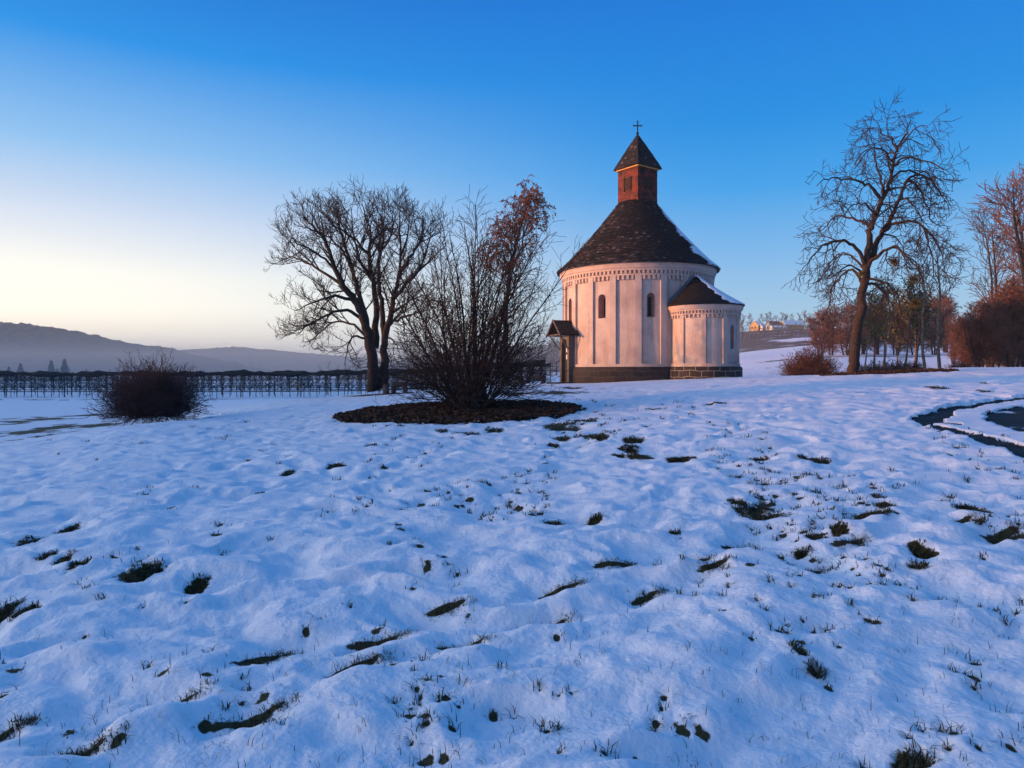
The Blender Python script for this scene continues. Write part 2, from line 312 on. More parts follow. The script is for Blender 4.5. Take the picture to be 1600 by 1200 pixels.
for i in range(1800):
    px = rng.uniform(-60, 1660); py = 625+(rng.random()**1.25)*560
    if rng.random() < .5: px = rng.gauss(1050, 300); py = rng.gauss(745, 70)
    if py < 625: continue
    if fbm(np.array([px/130.]), np.array([py/70.]), 2)[0] < .02: continue
    if px < 560 and py > 690 and rng.random() < .45: continue
    x, y = gnd(px, py)
    if y < 30: sp.append((x, y, (.009+.020*rng.random()**2)*(1+.13*y)))
def inpoly(px, py, P):
    r = np.zeros(px.shape, bool); n = len(P)
    for i in range(n):
        (x0, y0), (x1, y1) = P[i], P[(i+1) % n]
        r ^= ((y0 > py) != (y1 > py)) & (px < (x1-x0)*(py-y0)/(y1-y0+1e-12)+x0)
    return r
def road_curve(P): return [gnd(*p) for p in P]
ROAD = road_curve([(1790, 606), (1690, 610), (1600, 617), (1540, 624), (1480, 633), (1445, 641), (1426, 648), (1420, 654), (1436, 661), (1468, 671), (1510, 684), (1560, 699), (1610, 714), (1700, 740), (1850, 790)])
DARK = [road_curve(p) for p in ([(1790, 607), (1600, 618), (1540, 625), (1480, 634), (1445, 642), (1426, 649), (1421, 654), (1444, 657), (1462, 658), (1480, 654), (1491, 646), (1488, 640), (1512, 636), (1545, 629), (1600, 623), (1790, 612)],
   [(1424, 655), (1445, 655), (1482, 663), (1525, 673), (1575, 684), (1615, 693), (1850, 762), (1850, 790), (1610, 713), (1560, 698), (1510, 683), (1468, 670), (1436, 660)], [(1462, 656), (1500, 657), (1502, 660), (1480, 659)],
   [(1535, 650), (1548, 640), (1575, 634), (1600, 631), (1680, 626), (1700, 690), (1600, 669), (1572, 664), (1548, 656)])]
SHRUB = at(735, 22); TREE_R = at(1333, 32)
# polar sheet round the camera, fine where the camera looks
th = np.radians(np.concatenate([np.arange(-180, -44, 2.), np.arange(-44, 44, .1), np.arange(44, 180.1, 2.)])); th[-1] = math.pi
rr = np.concatenate([np.geomspace(.4, 2.3, 14)[:-1], np.geomspace(2.3, 60, 700)[:-1], np.geomspace(60, 1900, 140)])
TT, RR = np.meshgrid(th, rr, indexing='ij'); X = np.sin(TT)*RR; Y = np.cos(TT)*RR
Z = base(X, Y)+lumps(X, Y)
bare = np.zeros_like(Z); dep = np.zeros_like(Z)
near = (RR < 60) & (np.abs(TT) < R(60))
def local(x, y, rad):
    t = math.atan2(x, y); r = math.hypot(x, y); dt = rad/max(r, .5)
    i0, i1 = np.searchsorted(th, [t-dt, t+dt]); j0, j1 = np.searchsorted(rr, [r-rad, r+rad]); return slice(max(i0-1, 0), i1+1), slice(max(j0-1, 0), j1+1)
for (p, q, wd) in G:
    cx, cy = (p[0]+q[0])/2, (p[1]+q[1])/2; Lh = math.hypot(q[0]-p[0], q[1]-p[1])/2; ux, uy = (q[0]-p[0])/(2*Lh), (q[1]-p[1])/(2*Lh)
    sl_ = local(cx, cy, Lh+.5); x = X[sl_]-cx; y = Y[sl_]-cy; wob = .5*vn(X[sl_]*5, Y[sl_]*5)*.12
    a = (x*ux+y*uy)/Lh; b = (-x*uy+y*ux)+wob; near_side = np.where(b*ux > 0, 2.6, .5)       # steep wall on the camera's side
    e = np.exp(-np.abs(a)**3.2)*np.exp(-(np.abs(b)/(wd*near_side))**2.2)
    dep[sl_] = np.maximum(dep[sl_], e*.078); rim = np.exp(-np.abs(a)**3)*np.exp(-((b+wd*1.5*np.sign(ux))/.08)**2)*.018
    Z[sl_] += rim
    bare[sl_] = np.maximum(bare[sl_], np.exp(-np.abs(a-.2)**3*1.6)*np.exp(-((b*np.sign(ux)-wd*(1.25+.5*wob/.06*.3))/(wd*.42))**2)*1.15)
for rut in ([(140, 1120), (400, 1025), (580, 1000), (700, 948), (870, 922), (955, 886), (1080, 872), (1160, 840)], [(60, 1180), (380, 1130), (545, 1045), (718, 1011), (847, 966), (1015, 930), (1120, 892), (1265, 873), (1334, 850)]):
    W_ = [gnd(*p) for p in rut]                                     # shallow continuous rut under the separate deep prints
    for (p, q2) in zip(W_[:-1], W_[1:]):
        Ls = math.hypot(q2[0]-p[0], q2[1]-p[1]); sl_ = local((p[0]+q2[0])/2, (p[1]+q2[1])/2, Ls/2+.4); x = X[sl_]; y = Y[sl_]
        t = np.clip(((x-p[0])*(q2[0]-p[0])+(y-p[1])*(q2[1]-p[1]))/Ls**2, 0, 1); d = np.hypot(x-p[0]-t*(q2[0]-p[0]), y-p[1]-t*(q2[1]-p[1]))
        dep[sl_] = np.maximum(dep[sl_], .032*np.exp(-(d/.13)**2)*(1+.8*vn(x*3, y*3)))
for (x0, y0, sx_, sy_) in PW:
    sl_ = local(x0, y0, 1.7*max(sx_, sy_)+.1); x = X[sl_]-x0; y = Y[sl_]-y0
    q = np.hypot(x/sx_, y/sy_)+1.15*fbm(X[sl_]*2.2/max(sx_, .12)*.5, Y[sl_]*2.2/max(sy_, .12)*.5, 3)+(1.0*fbm(X[sl_]*1.1, Y[sl_]*1.1, 4) if sx_ > .7 else 0)
    e = np.clip(1.05-q*.66, 0, 1); bare[sl_] = np.maximum(bare[sl_], e); dep[sl_] = np.maximum(dep[sl_], np.clip((e-.25)*2, 0, 1)*.035)
for (x0, y0, s0) in sp:
    sl_ = local(x0, y0, 3*s0); q = np.hypot((X[sl_]-x0)/s0, (Y[sl_]-y0)/(s0*1.3))
    q = q+.9*fbm(X[sl_]*.5/s0, Y[sl_]*.5/s0, 2); bare[sl_] = np.maximum(bare[sl_], np.exp(-q*q)*.78); dep[sl_] = np.maximum(dep[sl_], np.exp(-q*q*.5)*.015)
Z -= dep; Z0 = base(X, Y)
# bank edge left, strips of the orchard rows, thawed far fields
bx = fbm(X*.35, Y*.35, 3)
ex = [gnd(-40, 697), gnd(60, 684), gnd(130, 668), gnd(185, 656), gnd(235, 650)]
for (p, q) in zip(ex[:-1], ex[1:]):
    d = np.array(q)-np.array(p); L2 = (d*d).sum(); t = np.clip(((X-p[0])*d[0]+(Y-p[1])*d[1])/L2, 0, 1)
    e = np.exp(-(((np.hypot(X-p[0]-t*d[0], Y-p[1]-t*d[1]))/.75)**2))*(.62+1.3*fbm(X*.9, Y*1.6, 3)); bare = np.maximum(bare, np.where(RR < 60, e, 0))
rows = np.exp(-(((Y+.05*X-84) % 3.6-1.8)/.55)**2)*((Y+.05*X > 78) & (Y+.05*X < 122) & (X < 6))
bare = np.maximum(bare, rows*(.38+.7*bx)); bare = np.maximum(bare, ((np.abs(Y+.05*X-76) < 1.3) & (X < 0))*(.5+.9*fbm(X*.5, Y*1.5, 2)))
fp = (RR > 262) & (RR < 420) & (TT > R(12)) & (TT < R(60)); bare = np.where(fp, np.clip(.75+fbm(X*.02, Y*.02, 3), 0, 1), bare)
bare = np.where((RR >= 420) & (RR < 1500) & (TT > R(5)) & (TT < R(70)), .8+.3*fbm(X*.01, Y*.01, 3), bare)
ditch = (np.abs(Y-119-.0*X) < 3.2) & (X > 30) & (X < 72); bare = np.where(ditch, .55+.6*fbm(X*.4, Y*.4, 2), bare)
bare = np.where((RR > 55) & (RR < 100) & (TT > R(15)) & (TT < R(30)), np.maximum(bare, .33+.28*fbm(X*1.6, Y*1.2, 3)), bare)
# leaf beds
wob = fbm(X*1.1, Y*1.1, 4)
qb = np.hypot((X-SHRUB.x+.35)/3.55, (Y-SHRUB.y+.3)/3.5)+.26*wob+.16*fbm(X*5.5, Y*5.5, 3)
bed1 = np.clip((1.03-qb)*7, 0, 1)
qt = np.hypot((X-TREE_R.x-1.7)/2.9, (Y-TREE_R.y-.2)/1.5)+.25*wob
bed2 = np.clip((1.05-qt)*5, 0, 1)
qc = np.hypot((X+6.9)/2.4, (Y-36.2)/1.5)+.3*wob; bed3 = np.clip((1-qc)*4, 0, 1); bare = np.maximum(bare, bed3*.9)
qd = np.abs(np.hypot(X-8.52, Y-48.5)-5.4); bare = np.maximum(bare, np.where((X < 8.9) & (RR < 60), np.clip(1.1-qd/.7+.5*wob, 0, 1)*np.clip((9.2-X)/4, 0, 1), 0))
flat = np.clip(np.maximum(bed1, bed2)*1.2, 0, 1); Z = Z*(1-flat)+(Z0+.02+.05*fbm(X*6, Y*6, 2))*flat
# road
inroad = np.zeros(Z.shape, bool); dark = np.zeros(Z.shape, bool)
reg = (TT > R(25)) & (TT < R(75)) & (RR > 6) & (RR < 45)
wx = X+.10*fbm(X*2.5, Y*2.5, 3); wy = Y+.14*fbm(X*2.5+50, Y*2.5, 3)
inroad[reg] = inpoly(wx[reg], wy[reg], ROAD)
for d in DARK: dark[reg] |= inpoly(wx[reg], wy[reg], d)
Z[inroad] = Z0[inroad]+.35*(Z-Z0)[inroad]; Z[inroad & ~dark] -= .03; Z[inroad & dark] -= .085

rb_ = np.where(dark, .92+.8*fbm(X*2.2, Y*2.2, 4), np.where(inroad, .1, 0))
# smooth the step a little
bare = np.where(inroad, rb_, bare)
bare = np.where(bed1 > .02, np.clip(bed1, 0, 1), bare); bare = np.where(bed2 > .02, np.clip(bed2, 0, 1), bare)
ni, nj = Z.shape
def zfin(x, y):
    t = np.arctan2(x, y); r = np.hypot(x, y); i = np.clip(np.searchsorted(th, t)-1, 0, ni-2); j = np.clip(np.searchsorted(rr, r)-1, 0, nj-2)
    a = (t-th[i])/(th[i+1]-th[i]); b = (r-rr[j])/(rr[j+1]-rr[j])
    return (Z[i, j]*(1-b)+Z[i, j+1]*b)*(1-a)+(Z[i+1, j]*(1-b)+Z[i+1, j+1]*b)*a
idx = (np.arange(ni)[:, None]*nj+np.arange(nj)[None, :])
fq = np.stack([idx[:-1, :-1], idx[1:, :-1], idx[1:, 1:], idx[:-1, 1:]], -1)[:, :, ::-1]
lab = np.zeros((ni-1, nj-1), int)
lab[inroad[:-1, :-1]] = 1; lab[bed1[:-1, :-1] > .25] = 2; lab[bed2[:-1, :-1] > .25] = 3; slope = (RR > 262) & (RR < 1300) & (TT > R(12)) & (TT < R(70)); lab[slope[:-1, :-1]] = 4
P3 = np.stack([X, Y, Z], -1).reshape(-1, 3); bf = np.clip(bare, 0, 1).ravel()
for k, (nm, mt) in enumerate((('snowy_ground', 'snow'), ('road', 'asphalt'), ('leaf_bed', 'leafbed'), ('leaf_bed', 'leafbed'), ('slope', 'thawed'))):
    f = fq[lab == k]
    if k == 0:                                                  # close the hole under the camera
        pass
    used, inv = np.unique(f.ravel(), return_inverse=True)
    o = link(nm, mesh_np(nm, P3[used], inv.reshape(-1, 4), True, {'bare': bf[used]}), M[mt]); tag(o, kind='structure')
    if k == 0:
        cap = MB(); cap.poly([P3[i*nj] for i in range(0, ni-1, 10)][::-1]); o2 = cap.build('camera_spot_ground', M['snow']); o2.name = 'ground'; tag(o2, kind='structure')
# ------------------------------------------------------------ hills
def hill(name, prof, Y0, Y1, Y2, zb, step, amp, mt):
    pxs = np.arange(prof[0][0], prof[-1][0], step); top = np.interp(pxs, [a for a, _ in prof], [EYE-(b-HOR)/F*Y1 for _, b in prof])
    ys = np.concatenate([np.linspace(Y0, Y1, 60), np.linspace(Y1, Y2, 10)[1:]])
    k = np.where(ys <= Y1, np.sin((ys-Y0)/(Y1-Y0)*math.pi/2), 1-(ys-Y1)/(Y2-Y1))
    XX = (pxs[:, None]-800)/F*Y1*(.6+.4*ys[None, :]/Y1); YY = np.broadcast_to(ys[None, :], XX.shape)
    n = (fbm(XX/14, YY/14, 3)+.9*np.abs(fbm(XX/5, YY/9, 2))+.8*np.abs(vn(XX/2.6, YY/6)))*amp
    ZZ = zb+(top[:, None]-zb)*k[None, :]+n*np.clip(k*4, 0, 1)[None, :]
    a, b = XX.shape; id_ = np.arange(a)[:, None]*b+np.arange(b)[None, :]
    f = np.stack([id_[:-1, :-1], id_[1:, :-1], id_[1:, 1:], id_[:-1, 1:]], -1).reshape(-1, 4)
    tag(link(name, mesh_np(name, np.stack([XX, YY, ZZ], -1).reshape(-1, 3), f, True), M[mt]), kind='structure')
hill('wooded_hill', [(-900, 520), (-300, 500), (-60, 506), (0, 509), (60, 512), (105, 517), (160, 529), (210, 540), (260, 546), (330, 562), (420, 584)], 430, 640, 900, -4, 2.2, 3.0, 'forest')
hill('far_hill', [(120, 585), (220, 560), (300, 548), (370, 544), (420, 548), (480, 554), (560, 560), (700, 572), (820, 584)], 1150, 1500, 1850, -6, 3, 3.5, 'forest')
hill('far_hill', [(560, 590), (640, 566), (740, 552), (830, 545), (880, 541), (960, 545), (1060, 560)], 330, 420, 600, -1, 2.2, 3.2, 'forest')
# ------------------------------------------------------------ church
CC = Vector((8.52, 48.5, 0)); FA = math.atan2(-CC.y, -CC.x)        # az 0 = towards where the camera stands, + to its right
def cyl(az, r, z, c=CC):
    a = FA+R(az); return Vector((c.x+r*math.cos(a), c.y+r*math.sin(a), z))
ZB, ZW, ZE, RW, RP = .3, 1.95, 8.39, 4.92, 5.06
church = empty('chapel', (CC.x, CC.y, 1.0), 'round white plastered chapel with dark shingle roof, wooden bell turret and small apse', 'chapel')
def cpart(o, par):
    """parent without moving (geometry is in world coordinates)"""
    o.parent = par
    p = par; off = Vector((0, 0, 0))
    while p is not None: off += Vector(p.location); p = p.parent
    o.location = -off; return o
def setuv(o, c, r):
    me = o.data; uv = me.uv_layers.new(name='uv')
    for poly in me.polygons:
        an = [math.atan2(me.vertices[me.loops[li].vertex_index].co.y-c.y, me.vertices[me.loops[li].vertex_index].co.x-c.x) for li in poly.loop_indices]
        a0 = an[0]
        for li, a in zip(poly.loop_indices, an):
            while a-a0 > math.pi: a -= 2*math.pi
            while a-a0 < -math.pi: a += 2*math.pi
            uv.data[li].uv = (a*r, me.vertices[me.loops[li].vertex_index].co.z-.98)
def ring(mb, r0, z0, r1, z1, c, n=160, a0=0, a1=360):
    full = abs(a1-a0) >= 360; k = n if full else n+1
    A = [a0+(a1-a0)*i/n for i in range(k)]
    mb.strip([cyl(a, r0, z0, c) for a in A], [cyl(a, r1, z1, c) for a in A], full)
def drum(c, rw, rp, zb, zt, nb, off, pw, windows, wspec, par, azr=(-180, 180)):
    """plastered drum: recessed bays between lesenes, arched niches cut in the bays given"""
    wall = MB(); st = 360/nb; half = math.degrees(pw/2/rp)
    zt2 = zt
    for b in range(nb):
        ac = off+b*st; a0, a1 = ac-st/2+half, ac+st/2-half
        ac_n = (ac+180) % 360-180
        if not (azr[0]-st < ac_n < azr[1]+st): continue
        # lesene on the right of the bay
        L = [a1+(2*half)*i/3 for i in range(4)]
        wall.strip([cyl(a, rp, zb, c) for a in L], [cyl(a, rp, zt2, c) for a in L])
        wall.strip([cyl(a1, rw, zb, c), cyl(a1, rp, zb, c)], [cyl(a1, rw, zt2, c), cyl(a1, rp, zt2, c)])
        wall.strip([cyl(a1+2*half, rp, zb, c), cyl(a1+2*half, rw, zb, c)], [cyl(a1+2*half, rp, zt2, c), cyl(a1+2*half, rw, zt2, c)])
        wi = [w_ for w_ in windows if abs(((w_-ac)+180) % 360-180) < 3]
        N = 6; A = [a0+(a1-a0)*i/N for i in range(N+1)]
        if not wi:
            wall.strip([cyl(a, rw, zb, c) for a in A], [cyl(a, rw, zt2, c) for a in A]); continue
        ww, wz0, wz1 = wspec; hw = math.degrees(ww/2/rw); zc = wz1-ww/2
        outer = [(a, zb) for a in A]+[(a, zt2) for a in reversed(A)]
        hole = [(ac-hw, wz0), (ac+hw, wz0)]+[(ac+hw*math.cos(t), zc+ww/2*math.sin(t)) for t in [math.pi*i/10 for i in range(11)]]
        tri = tessellate_polygon([[Vector((a*8/st, z, 0)) for a, z in outer], [Vector((a*8/st, z, 0)) for a, z in hole]])
        pts = outer+hole; b0 = len(wall.v); wall.v += [tuple(cyl(a, rw, z, c)) for a, z in pts]; wall.f += [tuple(b0+i for i in t) for t in tri]
        wm = MB(); slit = .36; 
        inner = [(ac+(a-ac)*.72, wz0+(z-wz0)*.95+.06) for a, z in hole]
        wm.strip([cyl(a, rw, z, c) for a, z in hole], [cyl(a, rw-.42, z, c) for a, z in inner], True)
        wm.poly([cyl(a, rw-.42, z, c) for a, z in inner])
        wo = wm.build('window', M['niche'], None); cpart(wo, par)
        sm_ = MB(); sh = [(ac-hw*slit, wz0+.1), (ac+hw*slit, wz0+.1)]+[(ac+hw*slit*math.cos(t), zc+ww*.1*math.sin(t)) for t in [math.pi*i/6 for i in range(7)]]
        sm_.poly([cyl(a, rw-.40, z, c) for a, z in sh])
        if par is church: cpart(sm_.build('pane', M['black'], None), wo)
        else: tmp = sm_; wo.data.materials.append(M['black']); bm_join(wo, tmp)
    return wall
def bm_join(o, mb):
    me = o.data; v = [tuple(x.co) for x in me.vertices]; f = [tuple(p.vertices) for p in me.polygons]; b = len(v); k = len(f)
    mm = list(me.materials); v += mb.v; f += [tuple(b+i for i in q) for q in mb.f]
    me.clear_geometry(); me.from_pydata(v, [], f)
    for p in me.polygons: p.material_index = 1 if p.index >= k else 0
    me.update()
def frieze(mb, c, rw, rp, z, nb, off, pw, azr, nt_=4, s=1.):
    """hanging corbels per bay, a band, a row of dentils, two stepped mouldings up to the eave"""
    st = 360/nb; half = math.degrees(pw/2/rp)
    zz = z
    for b in range(nb):
        ac = off+b*st
        if not (azr[0] < (ac+180) % 360-180 < azr[1]): continue
        a0, a1 = ac-st/2+half, ac+st/2-half
        A = [a0+(a1-a0)*i/6 for i in range(7)]
        for k in range(nt_):
            am = a0+(a1-a0)*(k+.5)/nt_; d = math.degrees(.075*s/rp)
            p = cyl(am, (rw+rp)/2+.01, zz-.13*s, c); rad = (p-Vector((c.x, c.y, p.z))).normalized(); tn = Vector((-rad.y, rad.x, 0))
            mb.box(p, (.14*s, rp-rw+.02, .26*s), tn, rad)
    z0 = zz
    def rg(r0, za, r1, zb_): ring(mb, r0, za, r1, zb_, c, 160 if nb > 14 else 90, azr[0], azr[1]) 
    rg(rw, z0, rp+.02, z0); rg(rp+.02, z0, rp+.02, z0+.10*s); rg(rp+.02, z0+.10*s, rp-.09, z0+.10*s); rg(rp-.09, z0+.10*s, rp-.09, z0+.30*s)
    nd_ = int(2*math.pi*rp/(.27*s))
    for k in range(nd_):
        a = 360*k/nd_-180
        if not (azr[0] < a < azr[1]): continue
        p = cyl(a, rp-.02, z0+.2*s, c); rad = (p-Vector((c.x, c.y, p.z))).normalized(); tn = Vector((-rad.y, rad.x, 0)); mb.box(p, (.14*s, .15, .198*s), tn, rad)
    rg(rp-.09, z0+.30*s, rp+.07, z0+.30*s); rg(rp+.07, z0+.30*s, rp+.07, z0+.44*s); rg(rp+.07, z0+.44*s, rp+.13, z0+.44*s); rg(rp+.13, z0+.44*s, rp+.19, z0+.66*s); rg(rp+.19, z0+.66*s, rp+.19, z0+.82*s)
def shingles(surf, phis, nt_, t0=0., t1=1., lift=.03, w_=.2, seed=1):
    """courses of separate shingles over a surface surf(phi, t); each one lifted at its lower edge"""
    q = random.Random(seed); mb = MB()
    P0, P1 = phis
    N = 90; A = [P0+(P1-P0)*i/N for i in range(N+1)]; Tn = 14
    for j in range(Tn):
        mb.strip([surf(a, t0+(t1-t0)*j/Tn) for a in A], [surf(a, t0+(t1-t0)*(j+1)/Tn) for a in A])
    for i in range(nt_):
        ta = t0+(t1-t0)*i/nt_; tb = min(t1, t0+(t1-t0)*(i+1.35)/nt_)
        L = sum((surf(A[k], ta)-surf(A[k+1], ta)).length for k in range(N)); n = max(3, int(L/w_)); o = q.random()
        for k in range(n):
            a = P0+(P1-P0)*(k+o*.9)/n; b = P0+(P1-P0)*(k+o*.9+.94)/n
            if b > P1: b = P1
            if b <= a: continue
            tj = ta+q.uniform(-.1, .1)*(t1-t0)/nt_; tj = max(tj, t0-.006)
            p, p2, p3, p4 = surf(a, tj), surf(b, tj), surf(b, tb), surf(a, tb)
            nn = (p2-p).cross(p4-p)
            if nn.length < 1e-9: continue
            nn.normalize(); 
            if nn.z < 0: nn = -nn
            h1, h2 = lift*q.uniform(.6, 1.7), lift*q.uniform(.6, 1.7)
            mb.poly([p+nn*h1, p2+nn*h2, p3+nn*.006, p4+nn*.006]); mb.poly([p+nn*h1, p+nn*.001, p2+nn*.001, p2+nn*h2])
    return mb
FULL = (-181, 181)
wall = drum(CC, RW, RP, ZW+.18, 7.62, 20, 10, .40, [10, -26, -62], (.52, 5.0, 6.5), church)
cpart(wall.build('wall', M['plaster']), church)
bb = MB(); ring(bb, RP, ZW-.02, RP, ZW+.18, CC); ring(bb, RP, ZW+.18, RW, ZW+.18, CC); cpart(bb.build('base_band', M['plaster']), church)
fr = MB(); frieze(fr, CC, RW, RP, 7.58, 20, 10, .40, (-180, 180)); cpart(fr.build('cornice', M['cornice']), church)
pl = MB(); ring(pl, 5.2, ZB, 5.2, ZW-.06, CC); ring(pl, 5.2, ZW-.06, 5.12, ZW, CC); ring(pl, 5.12, ZW, RW, ZW+.0, CC)
po = pl.build('plinth', M['plinth']); setuv(po, CC, 5.2); cpart(po, church)
RE, RT, ZT = 5.34, 1.2, 13.15
def roof_s(a, t): 
    r = RE+(RT-RE)*t-.16*math.sin(t*math.pi)+(.10*max(0, .12-t)/.12); return cyl(a, r, ZE+(ZT-ZE)*t)
rf = shingles(roof_s, (-180, 180), 36, 0, 1, .055, .24, 3)
ring(rf, RE+.10, ZE, RE+.08, ZE-.07, CC); ring(rf, RE+.08, ZE-.07, RP+.15, ZE-.0, CC)
M['shingle_pale'] = mat('pale_shingle', (.11, .09, .085), .9, .4, 9); M['shingle_mid'] = mat('mid_shingle', (.036, .024, .022), .9, .4, 9)
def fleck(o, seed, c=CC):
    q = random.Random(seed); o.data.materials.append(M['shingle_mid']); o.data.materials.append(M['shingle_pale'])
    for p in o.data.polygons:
        v = p.center; k = vn(np.array([v.x*.8+v.z*.4]), np.array([v.y*.8+v.z*1.1]))[0]+.5; west = min(1, max(.12, .55-(v.x-c.x)/6))  # pale and mid shingles grow commoner towards the west side
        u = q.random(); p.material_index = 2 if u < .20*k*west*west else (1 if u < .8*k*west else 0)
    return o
roof = cpart(fleck(rf.build('roof', M['shingle']), 1), church)
def snow_sheet(surf, a0f, a1, t0, t1, th_, seed):
    q = random.Random(seed); mb = MB(); n = 60; m = 30
    rowsA = []; 
    for j in range(n+1):
        t = t0+(t1-t0)*j/n; a0 = a0f(t)+q.uniform(-3, 3)*(1 if j % 2 else .3)
        rowsA.append([(a0+(a1-a0)*i/m, t) for i in range(m+1)])
    def up(a, t, h):
        p = surf(a, t); d = (surf(a+.5, t)-p).cross(surf(a, t+.01)-p); d.normalize()
        if d.z < 0: d = -d
        return p+d*h
    top = [[up(a, t, th_*(1 if 0 < i < m and 0 < j < n else .3)) for i, (a, t) in enumerate(r)] for j, r in enumerate(rowsA)]
    for j in range(n): mb.strip(top[j], top[j+1])
    return mb
def sn0(t): return 52+14*t+5*math.sin(t*23)
cpart(snow_sheet(roof_s, sn0, 200, -.004, .93, .085, 5).build('snow_cover', M['roofsnow'], smooth=True), roof)
# bell turret
TC = Vector((CC.x+.05, CC.y, 0)); TA = FA+R(2)
def tdir(k): return Vector((math.cos(TA+R(90*k)), math.sin(TA+R(90*k)), 0))
def tcorner(k, hd, z): return TC+tdir(k)*hd+Vector((0, 0, z))
HD = 1.31
def side_s(k):
    # k=0: right face (front corner to right corner); k=-1: left face ...
    def f(u, t):
        a, b = tcorner(k, HD, 0), tcorner(k+1, HD, 0); p = a.lerp(b, u); return Vector((p.x, p.y, 12.3+(15.45-12.3)*t))
    return f
tb_ = MB()
for k in range(4):
    s_ = side_s(k); q = random.Random(k)
    tb_.poly([s_(0, 0), s_(1, 0), s_(1, 1), s_(0, 1)])
    n = (s_(1, 0)-s_(0, 0)).cross(Vector((0, 0, 1))).normalized()
    if n.dot(s_(.5, 0)-TC) < 0: n = -n
    for i in range(17):
        t0, t1 = i/17, min(1, (i+1.3)/17)
        for j in range(12):
            u0, u1 = (j+.02)/12, (j+.97)/12; h1, h2 = q.uniform(.012, .05), q.uniform(.012, .05)
            tb_.poly([s_(u0, t0)+n*h1, s_(u1, t0)+n*h2, s_(u1, t1)+n*.006, s_(u0, t1)+n*.006]); tb_.poly([s_(u0, t0)+n*h1, s_(u0, t0), s_(u1, t0), s_(u1, t0)+n*h2])
turret = cpart(tb_.build('bell_turret', M['shingle_red']), church)
for k in range(4):
    s_ = side_s(k); n = (s_(1, 0)-s_(0, 0)).cross(Vector((0, 0, 1))).normalized()
    if n.dot(s_(.5, 0)-TC) < 0: n = -n
    u_ = (s_(1, 0)-s_(0, 0)).normalized(); lv = MB()
    for i in range(5): lv.box(s_(.5, .54+.052*i)+n*.06, (.5, .05, .11), u_, (n+Vector((0, 0, -.5))).normalized(), (Vector((0, 0, 1))+n*.5).normalized())
    for e in (.34, .66): lv.box(s_(e, .64)+n*.055, (.06, .09, .95), u_, n)
    cpart(lv.build('louvre', M['wood']), turret)
fa = MB()
for k in range(4):
    s_ = side_s(k); n = (s_(1, 0)-s_(0, 0)).cross(Vector((0, 0, 1))).normalized()
    if n.dot(s_(.5, 0)-TC) < 0: n = -n
    u_ = (s_(1, 0)-s_(0, 0)).normalized(); fa.box(s_(.5, .985)+n*.10, (2.0, .05, .14), u_, n)
cpart(fa.build('fascia', M['fascia']), turret)
tr = MB()
for k in range(4):
    def f(u, t, k=k):
        hd = 1.64*(1-t)**.94+.02; a, b = tcorner(k, hd, 0), tcorner(k+1, hd, 0); p = a.lerp(b, u); return Vector((p.x, p.y, 15.42+2.42*t))
    m_ = shingles(f, (0, 1), 15, 0, 1, .022, .18, 20+k); b0 = len(tr.v); tr.v += m_.v; tr.f += [tuple(b0+i for i in q) for q in m_.f]
tr.poly([tcorner(k, 1.64, 15.42) for k in range(4)])
cpart(fleck(tr.build('turret_roof', M['shingle']), 2), turret)
cr = Tubes(); ZX = 17.82
cr.add([(TC.x, TC.y, ZX-.1), (TC.x, TC.y, ZX+.95)], [.035, .03], 6)
cr.add([(TC.x, TC.y, ZX+z) for z in (0, .04, .10, .16, .2)], [.03, .09, .115, .09, .03], 10)
cx_ = MB(); vv = tdir(1); cx_.box((TC.x, TC.y, ZX+.57), (.075, .05, .72)); cx_.box((TC.x, TC.y, ZX+.62), (.56, .049, .075))
for e in (-.28, .28): cx_.box((TC.x+e, TC.y, ZX+.62), (.05, .06, .13))
cx_.box((TC.x, TC.y, ZX+.93), (.13, .06, .05))
cm = cr.mesh('cross'); v = [tuple(x.co) for x in cm.vertices]; f = [tuple(p.vertices) for p in cm.polygons]; b0 = len(v)
cmb = MB(); cmb.v = v+cx_.v; cmb.f = f+[tuple(b0+i for i in q) for q in cx_.f]; cpart(cmb.build('cross', M['iron']), turret)
# apse
AD = Vector((.6, -.8, 0)); AC = CC+AD*5.6; AC.z = 0
AW, AP = 2.06, 2.16
ap_w = MB()
apse_win_az = None
FA0 = FA
# angles of the apse are measured from the same camera-facing direction
apse_e = bpy.data.objects.new('apse', None)
COL.objects.link(apse_e); apse_e.parent = church; apse_e.location = (AC.x-CC.x, AC.y-CC.y, 0)
aw = drum(AC, AW, AP, ZW+.18, 5.10, 10, 10+2, .30, [48], (.36, 3.0, 4.45), apse_e, (-125, 150))
cpart(aw.build('apse_wall', M['plaster']), apse_e)
ab = MB(); ring(ab, AP, ZW-.02, AP, ZW+.18, AC, 90); ring(ab, AP, ZW+.18, AW, ZW+.18, AC, 90); cpart(ab.build('base_band', M['plaster']), apse_e)
af = MB(); frieze(af, AC, AW, AP, 5.06, 10, 12, .30, (-180, 180), 4, .72); cpart(af.build('apse_cornice', M['cornice']), apse_e)
app = MB(); ring(app, 2.29, ZB, 2.29, ZW-.06, AC, 90); ring(app, 2.29, ZW-.06, 2.22, ZW, AC, 90); ring(app, 2.22, ZW, AW, ZW, AC, 90)
apo = app.build('apse_plinth', M['plinth_m']); setuv(apo, AC, 2.29); cpart(apo, apse_e)
AZE = 5.68; AAP = CC+AD*4.75+Vector((0, 0, 7.85))
def aroof(a, t):
    b = cyl(a, 2.42, AZE, AC); p = b.lerp(AAP, t); p.z -= .10*math.sin(t*math.pi); return p
arf = shingles(aroof, (-150, 165), 20, 0, 1, .03, .2, 9)
ring(arf, 2.42, AZE, 2.40, AZE-.06, AC, 90); ring(arf, 2.40, AZE-.06, AP+.1, AZE, AC, 90)
arb = cpart(arf.build('apse_roof', M['shingle']), apse_e)
